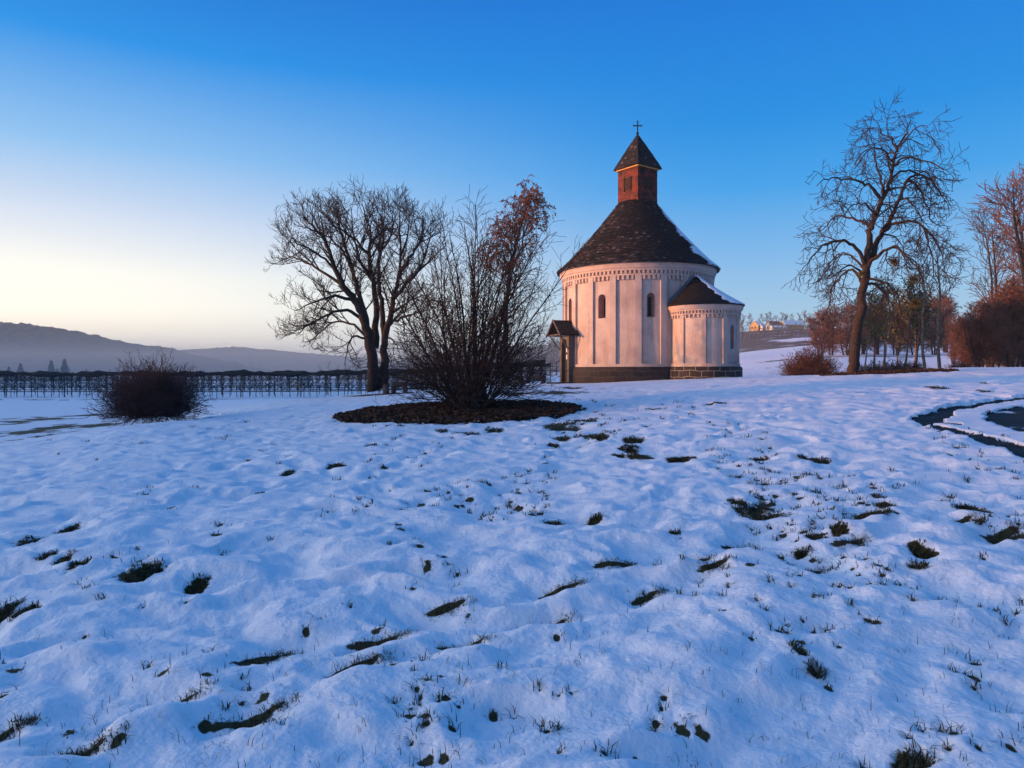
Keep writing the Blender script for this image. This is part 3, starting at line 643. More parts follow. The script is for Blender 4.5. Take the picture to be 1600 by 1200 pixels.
def sn1(t): return 31+4*t+4*math.sin(t*31)
cpart(snow_sheet(aroof, sn1, 160, -.004, .93, .07, 6).build('snow_cover', M['roofsnow'], smooth=True), apse_e)
flm = MB()                                                     # lead flashing where the apse roof meets the drum
fl = []
for i in range(31):
    az = -3+i*1.55
    for t in [k/200 for k in range(201)]:
        pass
# intersection of apse roof and drum wall: for each apse angle find where the roof enters the drum
for i in range(60):
    a = -140+i*2.2
    for k in range(300):
        p = aroof(a, k/300)
        if math.hypot(p.x-CC.x, p.y-CC.y) < RP:
            if k > 0: fl.append(p)
            break
if len(fl) > 3:
    fl.sort(key=lambda p: math.atan2((p-CC).dot(Vector((-FA0, 0, 0))), 1) if 0 else p.z)
    lo = []; hi = []
    for p in fl:
        d = Vector((p.x-CC.x, p.y-CC.y, 0)).normalized(); q = Vector((CC.x, CC.y, 0))+d*(RP+.03)
        lo.append(Vector((q.x, q.y, p.z-.05))); hi.append(Vector((q.x, q.y, p.z+.32)))
    flm.strip(lo, hi)
    leadm = mat('lead_flashing', (.10, .14, .16), .6, .15, 3); cpart(flm.build('flashing', leadm), apse_e)
# porch with the door
PA = -60; pd = (cyl(PA, 1, 0)-CC).normalized(); pd.z = 0; pd.normalize(); pt = Vector((-pd.y, pd.x, 0))
if pt.x < 0: pt = -pt                                          # pt points to the viewer's right
PO = CC+pd*5.0
def pp(u, o, z): return PO+pt*u+pd*o+Vector((0, 0, z))
porch = bpy.data.objects.new('porch', None); COL.objects.link(porch); porch.parent = church; porch.location = (PO.x-CC.x, PO.y-CC.y, 0)
dm = MB(); OW, OI, zs = .72, .45, 3.35                             # door surround: half width, half opening, spring line
arch = [(OI*math.cos(t), zs+OI*math.sin(t)) for t in [math.pi*i/12 for i in range(13)]]
outl = [(-OW, .95), (-OI, .95)]+[(-x if 0 else x, z) for x, z in reversed(arch)][0:]+[(OI, .95), (OW, .95), (OW, 4.15), (-OW, 4.15)]
tri = tessellate_polygon([[Vector((u, z, 0)) for u, z in outl]]); b0 = len(dm.v); dm.v += [tuple(pp(u, .42, z)) for u, z in outl]; dm.f += [tuple(b0+i for i in t) for t in tri]
dm.strip([pp(u, .42, z) for u, z in outl], [pp(u, -.2, z) for u, z in outl], True)
cpart(dm.build('portal', M['doorframe']), porch)
do = MB(); dl = [(-OI, .95), (OI, .95)]+arch
do.poly([pp(u, .16, z) for u, z in dl])
for k in range(5): do.box(pp(-.36+.18*k, .17, 2.2), (.165, .03, 2.3), pt, pd)
door = cpart(do.build('door', M['wood']), porch)
for z in (2.62, 3.08): 
    nm = MB(); nm.box(pp(.03, .20, z), (.34, .012, .30), pt, pd)
    cpart(nm.build('notice', M['paper']), porch)
stp = MB(); stp.box(pp(0, .85, .86), (1.7, .9, .2), pt, pd); stp.box(pp(0, 1.25, .68), (2.1, 1.1, .2), pt, pd); cpart(stp.build('step', M['plinth']), porch)
pr = MB(); ez, rz_, hw_, o0, o1 = 4.05, 5.02, 1.12, -.15, 1.2
for sgn in (-1, 1):
    def f(u, t, sgn=sgn): return pp(sgn*hw_*(1-t), o0+(o1-o0)*u, ez+(rz_-ez)*t)
    m_ = shingles(f, (0, 1), 7, 0, 1, .02, .16, 30+sgn); b0 = len(pr.v); pr.v += m_.v; pr.f += [tuple(b0+i for i in q) for q in m_.f]
    pr.poly([pp(sgn*hw_, o0, ez-.06), pp(sgn*hw_, o1, ez-.06), pp(0, o1, rz_-.08), pp(0, o0, rz_-.08)])
cpart(pr.build('porch_roof', M['wood']), porch)
pb = MB()
for sgn in (-1, 1):
    a, b = pp(sgn*(hw_+.02), o1+.02, ez-.08), pp(0, o1+.02, rz_+.0); pb.box((a+b)/2, ((a-b).length, .05, .13), (a-b).normalized(), pd, (a-b).normalized().cross(pd))
    a, b = pp(sgn*.66, .44, 3.1), pp(sgn*.86, o1-.1, ez-.02); pb.box((a+b)/2, (.1, .1, (a-b).length), None, None, (b-a).normalized())
    pb.box(pp(sgn*.86, (o0+o1)/2, ez+.02), (.1, o1-o0-.1, .1), pt, pd)
pb.box(pp(0, o1-.12, ez), (2*hw_-.2, .09, .1), pt, pd)
cpart(pb.build('porch_frame', M['greywood']), porch)
# ------------------------------------------------------------ trees
def nz(d):
    l = math.sqrt(d[0]*d[0]+d[1]*d[1]+d[2]*d[2]) or 1; return (d[0]/l, d[1]/l, d[2]/l)
def perp(d, q):
    while True:
        a = (q.gauss(0, 1), q.gauss(0, 1), q.gauss(0, 1)); k = a[0]*d[0]+a[1]*d[1]+a[2]*d[2]; p = (a[0]-k*d[0], a[1]-k*d[1], a[2]-k*d[2])
        if p[0]**2+p[1]**2+p[2]**2 > .05: return nz(p)
def grow(Ts, p, d, L, r, lv, P, q):
    n = P['n'][lv]; seg = L/n; pts = [p]; rad = [r]; r1 = max(P['rmin'], r*P.get('taper', .35)); tz = P['trop'][lv]; wv = P['wan'][lv]
    if isinstance(tz, tuple): t0, t1 = tz
    else: t0 = t1 = tz
    for i in range(n):
        k = t0+(t1-t0)*i/max(1, n-1)
        d = nz((d[0]+q.gauss(0, wv), d[1]+q.gauss(0, wv), d[2]+q.gauss(0, wv)+k)); p = (p[0]+d[0]*seg, p[1]+d[1]*seg, p[2]+d[2]*seg)
        pts.append(p); rad.append(r+(r1-r)*(i+1)/n)
    Ts[min(lv, len(Ts)-1)].add(pts, rad, 6 if r > .06 else (4 if r > .025 else 3))
    spawn(Ts, pts, rad, L, lv+1, P, q)
def spawn(Ts, pts, rad, L, lv, P, q, t0=None):
    if lv >= len(P['n']): return
    k = int(P['den'][lv]*L+q.random()); n = len(pts)-1; t0 = P.get('t0', [.2]*9)[lv] if t0 is None else t0
    for j in range(k):
        t = t0+(1-t0)*(j+q.random())/k; f = t*n; i = min(int(f), n-1); f -= i
        a, b = pts[i], pts[i+1]; p = (a[0]+(b[0]-a[0])*f, a[1]+(b[1]-a[1])*f, a[2]+(b[2]-a[2])*f); d = nz((b[0]-a[0], b[1]-a[1], b[2]-a[2]))
        an = R(q.gauss(P['ang'][lv], 9)); e = perp(d, q)
        if P.get('up') and e[2] < -.3 and q.random() < P['up']: e = (e[0], e[1], -e[2])
        c, s = math.cos(an), math.sin(an); dd = (d[0]*c+e[0]*s, d[1]*c+e[1]*s, d[2]*c+e[2]*s)
        l0, l1 = P['len'][lv]; LL = (l0+(l1-l0)*t)*q.uniform(.6, 1.25)
        if P.get('rel') and lv == P['rel']: LL *= min(1, L/P['relL'])
        rr_ = max(P['rmin'], min((rad[i]+(rad[i+1]-rad[i])*f)*.62, P['r'][lv]*q.uniform(.75, 1.2)))
        grow(Ts, p, dd, LL, rr_, lv, P, q)
def smooth_line(C, m):
    """Catmull-Rom through control points"""
    C = [np.array(c, float) for c in C]; E = [2*C[0]-C[1]]+C+[2*C[-1]-C[-2]]; o = []
    for i in range(1, len(E)-2):
        for k in range(m):
            t = k/m; a, b, c, d = E[i-1:i+3]
            o.append(.5*(2*b+(c-a)*t+(2*a-5*b+4*c-d)*t*t+(-a+3*b-3*c+d)*t**3))
    o.append(C[-1]); return o
def limb(Ts, C, r0, r1, P, q, lv=1, t0=.25, m=4, sides=7, pw=1.):
    pts = smooth_line(C, m); n = len(pts)-1; rad = [r0+(r1-r0)*(i/n)**pw for i in range(n+1)]
    for i in range(1, n): pts[i] = pts[i]+np.array([q.gauss(0, .03), q.gauss(0, .03), q.gauss(0, .03)])
    pts = [tuple(p) for p in pts]; L = sum(math.dist(pts[i], pts[i+1]) for i in range(n))
    Ts[0].add(pts, rad, sides); spawn(Ts, pts, rad, L, lv, P, q, t0)
def finish(root, Ts, mats, names=('trunk', 'crown')):
    lo = np.array(root.location)
    for T, m, nm in zip(Ts, mats, names):
        if T.g:
            me = T.mesh(nm); me.transform(__import__('mathutils').Matrix.Translation(-Vector(lo))); link(nm, me, m, root)
def leaf_part(root, C, size, m, nm='foliage', flat=0.):
    V, f = rand_leaves(np.array(C)-np.array(root.location), size, flat); link(nm, mesh_np(nm, V, f), m, root)
def tips(T, n, q, z0=None):
    allp = [p for L in T.g.values() for pts, _ in L for p in pts[1:]]
    if z0 is not None: allp = [p for p in allp if p[2] > z0]
    return [tuple(np.array(q.choice(allp))+nr.normal(0, .05, 3)) for _ in range(n)]
# --- broad two-stemmed tree on the left
q = random.Random(11); YL = 36.5
def zl(X_, Y_, dy): px, py = 588+(420+X_/3.3333-588)*.95, 610-(350-Y_/3.3333)*.925; y = YL+dy; return ((px-800)/F*y, y, zp(y, py))
PL = dict(n=[0, 7, 5, 4], trop=[0, (.02, .10), (.02, .08), .04], wan=[0, .10, .14, .16], den=[0, 2.4, 4.8, 5.0], ang=[0, 42, 42, 40], len=[0, (2.5, 1.1), (1.05, .5), (.5, .28)], r=[0, .042, .016, .009], rmin=.0085, t0=[0, .25, .12, .2], up=.6)
p0 = at(588, YL); root = empty('broad_tree', p0, 'broad bare tree with two dark trunks beside the trellised orchard, left of the multi-stemmed shrub', 'tree')
Ts = [Tubes(), Tubes()]
LIMBS = [([(545, 1170), (543, 1080), (540, 1000), (520, 880), (490, 760), (440, 660), (380, 580), (330, 480), (290, 350), (220, 250), (160, 190)], .34, .025, 0, -1.5),
 ([(540, 930), (500, 760), (460, 600), (420, 460), (380, 330), (350, 190), (340, 140)], .17, .02, .5, 2), ([(555, 930), (560, 700), (545, 560), (520, 400), (530, 280), (480, 110)], .19, .02, 0, -1),
 ([(440, 660), (340, 640), (230, 670), (110, 720)], .10, .015, -.6, -2.5), ([(375, 575), (250, 490), (150, 430), (60, 400)], .09, .015, -.8, 1.2), ([(495, 775), (400, 710), (300, 740), (200, 790), (120, 860)], .10, .015, -.3, -3),
 ([(600, 1150), (605, 1060), (607, 1000), (610, 880), (640, 740), (660, 620), (690, 500), (690, 350), (685, 170)], .28, .02, 0, 1), ([(608, 900), (590, 700), (575, 560), (580, 400), (600, 250), (560, 130)], .16, .02, .3, 2.5),
 ([(630, 800), (690, 760), (760, 740), (840, 790)], .09, .015, 0, -2), ([(655, 650), (730, 560), (800, 480), (850, 340), (860, 260)], .11, .015, .2, 2), ([(688, 500), (760, 400), (810, 300), (820, 200)], .09, .015, .5, -2), ([(330, 480), (230, 390), (130, 340), (75, 330)], .07, .015, -.9, -2.5),
 ([(415, 450), (350, 350), (250, 280), (130, 240)], .07, .015, .8, 3), ([(520, 880), (440, 860), (400, 940), (385, 1030)], .07, .012, -.2, -2.5), ([(530, 900), (440, 800), (330, 780), (240, 850), (200, 930)], .08, .012, .5, 3.5), ([(545, 560), (470, 430), (440, 300), (420, 130)], .09, .015, 0, -3.5),
 ([(640, 740), (720, 680), (800, 640), (880, 620)], .08, .012, .4, 3.5), ([(580, 400), (640, 300), (650, 200), (630, 130)], .07, .012, 1, 3.5), ([(520, 400), (420, 300), (330, 240), (270, 170)], .07, .012, -.4, -3), ([(690, 420), (730, 300), (740, 200), (720, 160)], .06, .012, .8, 2.8),
 ([(615, 860), (660, 900), (690, 980)], .05, .012, 0, -2)]
for C, r0, r1, d0, d1 in LIMBS:
    n = len(C); limb(Ts, [zl(a, b, d0+(d1-d0)*i/(n-1)) for i, (a, b) in enumerate(C)], r0, r1, PL, q, 1, .3 if r0 < .2 else .42)
finish(root, Ts, (M['bark'], M['twig']))
# --- tall drooping tree on the right
q = random.Random(5); YR = 32.
def zr(X_, Y_, dy): px, py = 1335+(1220+X_/4.2105-1335)*.89, 585-(445-Y_/4.2105)*.95; y = YR+dy; return ((px-800)/F*y, y, zp(y, py))
PR = dict(n=[0, 7, 6, 5], trop=[0, (-.06, -.22), (-.22, .10), (-.10, .26)], wan=[0, .13, .16, .14], den=[0, 2.1, 4.2, 3.2], ang=[0, 55, 50, 45], len=[0, (1.7, .9), (.9, .55), (.45, .36)], r=[0, .04, .02, .013], rmin=.0105, t0=[0, .2, .15, .25])
root = empty('drooping_tree', TREE_R, 'tall bare tree with arching drooping branches on the hump right of the chapel', 'tree'); Ts = [Tubes(), Tubes()]
def z7(X_, Y_): return ((1140+X_/3.478-1220)*4.2105, (400+Y_/3.478-140)*4.2105)
RL = [([(474, 1880), (482, 1780), (500, 1600), (530, 1400), (560, 1230), (575, 1100), (580, 1000), (600, 880), (640, 780), (690, 660), (740, 560), (770, 400), (800, 320), (870, 200), (900, 110)], .27, .02, 0, 0),
 ([(580, 1120), (640, 980), (690, 890), (760, 780), (830, 640), (880, 520), (960, 490), (1060, 540), (1140, 650)], .15, .02, 0, 1.5), ([(700, 880), (780, 830), (900, 810), (990, 850), (1030, 950), (1060, 1100), (1070, 1200)], .09, .015, .3, -1.6),
 ([(565, 1150), (640, 1060), (720, 1010), (800, 985), (880, 1060), (960, 1160), (1000, 1280)], .10, .015, 0, -2), ([(560, 1120), (500, 1000), (400, 950), (280, 970), (180, 1050), (90, 1160)], .10, .015, 0, -1.5), ([(600, 850), (540, 820), (450, 790), (350, 775), (280, 840), (225, 890)], .08, .015, 0, 1.5),
 ([(685, 670), (620, 590), (540, 545), (420, 525), (290, 515), (205, 570)], .09, .015, 0, -1), ([(700, 640), (670, 500), (640, 380), (620, 260), (570, 190)], .07, .012, 0, 1.5), ([(765, 400), (700, 320), (600, 310), (530, 390), (490, 450)], .05, .012, 0, -1.5), ([(800, 320), (740, 230), (650, 180), (580, 165)], .05, .012, 0, 1), ([(740, 230), (715, 150), (750, 70)], .03, .012, .5, .5),
 ([(820, 300), (900, 200), (980, 150), (1030, 165)], .045, .012, 0, -1), ([(780, 430), (860, 370), (1040, 400), (1130, 450), (1210, 440)], .06, .012, 0, -1.5), ([(760, 520), (860, 460), (980, 500), (1080, 620), (1170, 640)], .06, .012, 0, 2.2), (([(548, 1210)]+[z7(*p) for p in ((830, 110), (900, 140), (960, 250), (960, 350))]), .07, .013, 0, -2), ([(550, 1250)]+[z7(*p) for p in ((800, 130), (870, 180), (900, 290), (970, 400))], .08, .013, 0, 1.5),
 ([(545, 1250)]+[z7(*p) for p in ((690, 60), (640, 50), (560, 130), (520, 250), (490, 330))], .08, .013, 0, 1.5), ([(575, 1180), (480, 1060), (380, 1040), (290, 1120), (250, 1230)], .06, .012, 0, 2.5), ([(640, 780), (560, 700), (480, 700), (420, 760)], .05, .012, 0, -2.2), ([(830, 640), (900, 680), (960, 760), (990, 860)], .05, .012, 0, -2), ([(690, 900), (780, 920), (850, 1000), (860, 1120)], .05, .012, 0, 2.4),
 ([(880, 520), (960, 580), (1020, 700), (1060, 820), (1180, 850)], .06, .012, .5, .5), ([(1000, 860), (1080, 940), (1130, 1050), (1150, 1170)], .05, .012, 0, 2), ([(560, 1180), (440, 1120), (350, 1200), (330, 1290)], .05, .012, 0, -2.5)]
for C, r0, r1, d0, d1 in RL:
    n = len(C); limb(Ts, [zr(a, b, d0+(d1-d0)*i/(n-1)) for i, (a, b) in enumerate(C)], r0, r1, PR, q, 1, .3 if r0 < .2 else .5, pw=.8)
finish(root, Ts, (M['bark2'], M['twig2']))
for (px, py, s) in ((1391, 410, .28), (1422, 437, .3), (1424, 475, .24), (1340, 430, .16)):
    c = Vector(((px-800)/F*YR, YR-.3, zp(YR, py))); T = Tubes(); 
    for k in range(120):
        d = nz((q.gauss(0, 1), q.gauss(0, 1), q.gauss(0, 1))); T.add([tuple(c), (c.x+d[0]*s*.5, c.y+d[1]*s*.5, c.z+d[2]*s*.5), (c.x+d[0]*s+q.gauss(0, .05), c.y+d[1]*s+q.gauss(0, .05), c.z+d[2]*s)], [.012, .01, .008])
    me = T.mesh('mistletoe'); me.transform(__import__('mathutils').Matrix.Translation(-Vector(root.location))); link('mistletoe', me, M['leaf_olive'], root)
# --- multi-stemmed shrub on the leaf bed
q = random.Random(9); root = empty('multi_stem_shrub', SHRUB, 'large bare shrub fanning many stems from a round bed of brown leaves', 'shrub'); Ts = [Tubes(), Tubes()]
PS = dict(n=[11, 6, 4], trop=[(.03, .03), (.0, .06), .03], wan=[.06, .09, .13], den=[0, 3.4, 4.1], ang=[0, 34, 38], len=[0, (1.5, .6), (.65, .35)], r=[0, .014, .008], rmin=.0062, t0=[0, .24, .1], taper=.16)
for k in range(86):
    u = (k+.5)/86; ph = (u**.95)*R(86); az = k*2.39996+q.gauss(0, .2); rb0 = q.uniform(.05, .42)
    sx0, sy0 = math.cos(az), math.sin(az)
    L = min(6.7, 2.5/max(.2, math.sin(ph*.8)))*q.uniform(.72, 1.0)
    d = (sx0*math.sin(ph*.85), sy0*math.sin(ph*.85), math.cos(ph*.85)); PS['trop'][0] = (.0, .03) if ph < 1.0 else (.03, .0); PS['wan'][0] = .058 if ph < .6 else .10
    grow(Ts, (SHRUB.x+sx0*rb0, SHRUB.y+sy0*rb0, SHRUB.z-.1), d, L, q.uniform(.025, .06) if ph < .5 else q.uniform(.016, .036), 0, PS, q)
for k in range(34):
    az = k*2.39996; PS["den"] = [0, 2.0, 2.6]; ph = R(q.uniform(66, 88)); PS['trop'][0] = (.05, -.03); PS['wan'][0] = .12
    grow(Ts, (SHRUB.x+math.cos(az)*.35, SHRUB.y+math.sin(az)*.35, SHRUB.z+q.uniform(.1, .9)), (math.cos(az)*math.sin(ph), math.sin(az)*math.sin(ph), math.cos(ph)), q.uniform(2.2, 3.3), q.uniform(.012, .022), 0, PS, q)
st = [( .35*math.cos(i*1.05), .35*math.sin(i*1.05)) for i in range(6)]
for (a, b) in st: Ts[0].add([(SHRUB.x+a*.75, SHRUB.y+b*.75, SHRUB.z-.2), (SHRUB.x+a*.8, SHRUB.y+b*.8, SHRUB.z+.25), (SHRUB.x+a*1.15, SHRUB.y+b*1.15, SHRUB.z+.75)], [.36, .26, .09], 8)
finish(root, Ts, (M['bark'], M['twig']))
# --- birch with rusty leaves
q = random.Random(21); YB = 58.; pb_ = at(790, YB); root = empty('rusty_birch', pb_, 'tall birch with rusty leaves hanging in its top, between the shrub and the chapel', 'tree'); Ts = [Tubes(), Tubes()]
PB = dict(n=[0, 8, 5, 5], trop=[0, (.10, -.06), (-.10, -.30), (-.3, -.45)], wan=[0, .09, .12, .09], den=[0, 2.5, 2.4, 2.8], ang=[0, 52, 45, 40], len=[0, (4.6, 1.5), (1.6, .9), (1.1, .8)], r=[0, .06, .018, .011], rmin=.010, t0=[0, .1, .25, .2])
limb(Ts, [(x_, y_, z_) for x_, y_, z_ in [(pb_.x, pb_.y, pb_.z-.2), (pb_.x, YB, pb_.z+3), (pb_.x+.1, YB, pb_.z+7), (pb_.x+.7, YB, pb_.z+11), (pb_.x+1.5, YB, pb_.z+13.8), (pb_.x+1.8, YB, pb_.z+15.3)]], .30, .02, PB, q, 1, .22, m=5)
for a in range(9):
    an = a*.7; z0 = 5.5+a*.85; e = 3.1-.13*a; cx0 = pb_.x+.3+.15*a
    limb(Ts, [(cx0, YB, pb_.z+z0), (cx0+e*.4*math.cos(an), YB+e*.4*math.sin(an), pb_.z+z0+1.5), (cx0+e*.8*math.cos(an), YB+e*.8*math.sin(an), pb_.z+z0+2.2), (cx0+e*1.05*math.cos(an), YB+e*1.05*math.sin(an), pb_.z+z0+1.7)], .06, .012, PB, q, 2, .2)
finish(root, Ts, (M['bark'], M['twig']))
lc = tips(Ts[1], 8000, q, pb_.z+9.2); leaf_part(root, lc, .06, M['leaf_rust'])
# --- generic trees (a mesh pair is grown once and copied)
def proto(h, P, q, r0=.14, lean=0., t0=.25, mats=('bark', 'twig'), leaves=0, lsize=.08, lmat='leaf_brown', stems=1, lz=0., spread=.12):
    Ts = [Tubes(), Tubes()]
    for s in range(stems):
        a = q.uniform(0, 6.28); k = 0 if stems == 1 else spread*h; C = [(math.cos(a)*k*.15, math.sin(a)*k*.15, -.3)]+[(math.cos(a)*k*t+lean*h*t*t+q.gauss(0, .012*h), math.sin(a)*k*t+q.gauss(0, .012*h), h*t) for t in (.3, .6, .85, 1)]
        limb(Ts, C, r0, r0*.12, P, q, 1, t0, m=3)
    parts = [('trunk', Ts[0].mesh('trunk'), M[mats[0]]), ('crown', Ts[1].mesh('crown'), M[mats[1]])]
    if leaves:
        C = np.array(tips(Ts[1], leaves, q, lz*h)); C += nr.normal(0, .012*h, C.shape); V, f = rand_leaves(C, lsize); parts.append(('foliage', mesh_np('foliage', V, f), M[lmat]))
    for _, me, m in parts: me.materials.append(m)
    return parts
def place(name, parts, loc, label, cat, group=None, rz=0., s=1.):
    o = empty(name, loc, label, cat, group, rz); o.scale = (s, s, s) if not isinstance(s, tuple) else s
    for nm, me, m in parts: link(nm, me, None, o)
    return o
def far_P(h, rm, den=1., up=.08): return dict(n=[0, 5, 4, 3], trop=[0, up, up*.6, .02], wan=[0, .1, .14, .15], den=[0, 2.6*den*8/h, 2.6*den*8/h, 2.2*8/h*den], ang=[0, 45, 42, 40], len=[0, (.34*h, .12*h), (.15*h, .08*h), (.08*h, .05*h)], r=[0, rm*2.2, rm*1.3, rm], rmin=rm, t0=[0, .2, .2, .2])
q = random.Random(77)
# trees behind the right hump
slim = [proto(6.5, far_P(6.5, .013, 1.0), random.Random(100+i), .09, [.10, -.06, .02][i], .3, ('birchbark', 'twig2'), 1100, .055, 'leaf_olive', 1, .2) for i in range(3)]
for i, (px, Y, h) in enumerate(((1350, 46, .62), (1362, 53, .95), (1381, 50, .98), (1409, 54, 1.05), (1432, 53, .90), (1377, 60, 1.05), (1403, 60, .8), (1424, 58, 1.0))):
    o = place('slim_tree', slim[i % 3], at(px, Y)+Vector((0, 0, -.1)), 'slender pale-stemmed tree with olive leaves in the thicket behind the drooping tree', 'tree', 'slender trees in the thicket behind the drooping tree', q.uniform(0, 6), h)
    o.rotation_euler = (q.gauss(0, .10), q.gauss(.05, .13), o.rotation_euler[2])
bp_ = [proto(9, far_P(9, .014, .9, .12), random.Random(110+i), .12, [-.02, .05][i], .45, ('birchbark', 'greytwig')) for i in range(2)]
place('pale_tree', bp_[0], at(1447, 50)+Vector((0, 0, -.1)), 'left one of two pale leaning trunks just right of the olive thicket', 'tree', None, .3, .95)
place('pale_tree', bp_[1], at(1471, 51)+Vector((0, 0, -.1)), 'right one of two pale leaning trunks, before the red-brown wood', 'tree', None, 2.0, 1.05)
tall = proto(16, far_P(16, .022, 1.1, .12), random.Random(120), .2, -.03, .3, ('bark', 'greytwig'), stems=2, spread=.16)
place('tall_bare_tree', tall, at(1566, 82), 'thin tall bare tree rising above the red-brown wood, forked near its middle', 'tree', None, .5, .98)
tall2 = proto(15, far_P(15, .024, 1.5, .05), random.Random(121), .25, 0, .15, ('bark', 'redtwig'), stems=2, spread=.2)
place('dense_bare_tree', tall2, at(1622, 70), 'dense bare brown tree cut by the right edge of the picture', 'tree', None, 1.0, 1.15)
brown = [proto(5.5, far_P(5.5, .013, 1.45, .05), random.Random(130+i), .10, 0, .06, ('bark2', 'redtwig'), 2600, .05, 'leaf_brown', 4, .05, .28) for i in range(3)]
for i, (px, Y, s) in enumerate(((1506, 62, .55), (1530, 58, .80), (1553, 60, .98), (1584, 56, .95), (1606, 58, 1.15), (1640, 60, 1.3), (1690, 62, 1.3), (1540, 70, 1.0), (1574, 72, 1.2), (1612, 74, 1.45), (1488, 84, .8), (1516, 80, .95), (1660, 72, 1.4))):
    place('brown_tree', brown[i % 3], at(px, Y)+Vector((0, 0, -.15)), 'low red-brown leafy tree in the wood at the right edge', 'tree', 'red-brown trees of the wood at the right edge', q.uniform(0, 6), s)
# round bush between chapel and tree
for px, Y, s in ((1282, 120, .9), (1300, 128, 1.1), (1322, 124, 1.2), (1346, 130, 1.2), (1372, 128, 1.2), (1400, 126, 1.15), (1430, 130, 1.2), (1460, 128, 1.3), (1480, 140, 1.5)):
    place('brown_tree', brown[int(px) % 3], at(px, Y)+Vector((0, 0, -.1)), 'brown leafy tree in the row across the sunlit field', 'tree', 'brown trees in the row across the sunlit field', q.uniform(0, 6), s*1.25)
# far orchard, houses and tree line on the slope
fart = [proto(8, far_P(8, .05, .75, .06), random.Random(150+i), .14, 0, .2, ('bark', 'greytwig')) for i in range(4)]
for i in range(46):
    px = 1146+i*7.2+q.uniform(-4, 4); Y = 500+q.uniform(0, 50); s = q.uniform(1.3, 1.95)
    place('far_tree', fart[i % 4], at(px, Y), 'bare far tree in the line along the top of the slope', 'tree', 'trees along the top of the far slope', q.uniform(0, 6), s)
place('lone_tree', fart[1], at(1159, 330)+Vector((0, 0, 3.0)), 'round-headed bare tree on the slope close beside the apse wall', 'tree', None, 1, 1.1)
small = [proto(3.2, far_P(3.2, .035, .55, .1), random.Random(160+i), .05, 0, .15, ('bark2', 'redtwig')) for i in range(3)]
for r_ in range(5):
    for i in range(17):
        px = 1152+i*7.0+r_*2; Y = 362+r_*17
        place('orchard_tree', small[(i+r_) % 3], at(px, Y), 'small bare fruit tree in the rows under the far houses', 'tree', 'fruit trees in rows under the far houses', q.uniform(0, 6), q.uniform(.85, 1.15))
def house(loc, L, W, H, RH, rz, wall_m, roof_m, label, chim=True):
    o = empty('house', loc, label, 'house', None, rz)
    b = MB(); b.box((0, 0, H/2-1), (L, W, H+2)); 
    for e in (-1, 1): b.poly([(e*L/2, -W/2, H), (e*L/2, W/2, H), (e*L/2, 0, H+RH)])
    b.build('wall', wall_m, o); o.scale = (.78, .78, .78)
    r = MB()
    for e in (-1, 1):
        a = [Vector((-L/2-.4, e*(W/2+.5), H-.25)), Vector((L/2+.4, e*(W/2+.5), H-.25)), Vector((L/2+.4, 0, H+RH+.12)), Vector((-L/2-.4, 0, H+RH+.12))]; r.poly(a); r.poly([v+Vector((0, 0, .22)) for v in a])
        r.strip(a, [v+Vector((0, 0, .22)) for v in a], True)
    ro = r.build('roof', roof_m, o)
    if chim: c = MB(); c.box((L*.2, .6, H+RH+.3), (.7, .7, 1.8)); c.build('chimney', M['house_w'], ro)
    for i in range(2):
        wn = MB(); wn.box((-L/2-.02, (-.5+i)*W*.4, H*.55), (.05, 1, 1.2)); wn.build('window', M['black'], o)
    return o
house(at(1180, 455), 9, 6.5, 4.2, 3.4, R(60), M['house_y'], M['roofsnow'], 'yellow house with snowy roof, leftmost of the far houses')
house(at(1194, 468), 8, 6, 2.6, 2.6, R(20), M['house_w'], M['roofsnow'], 'low house with snowy roof between the yellow and the red-roofed house')
house(at(1209, 460), 10, 7, 3, 4, R(15), M['house_w'], M['house_r'], 'white house with a red tiled roof between two snowy roofs')
house(at(1216, 448), 13, 5, 1.8, 1.2, R(10), M['house_w'], M['roofsnow'], 'long low white shed below the red-roofed house', False)
house(at(1237, 462), 17, 8, 3.6, 3.4, R(12), M['house_y'], M['roofsnow'], 'long barn with yellow gable and broad snowy roof, rightmost far building', False)
# woods behind the birch
for i in range(34):
    px = 632+i*8+q.uniform(-4, 4); Y = 190+q.uniform(0, 70); s = (.5+.75*(px-620)/280)*q.uniform(.85, 1.15)
    place('far_tree', fart[i % 4], at(px, Y), 'bare far tree in the wood seen through the shrub', 'tree', 'trees of the wood seen through the shrub', q.uniform(0, 6), s)
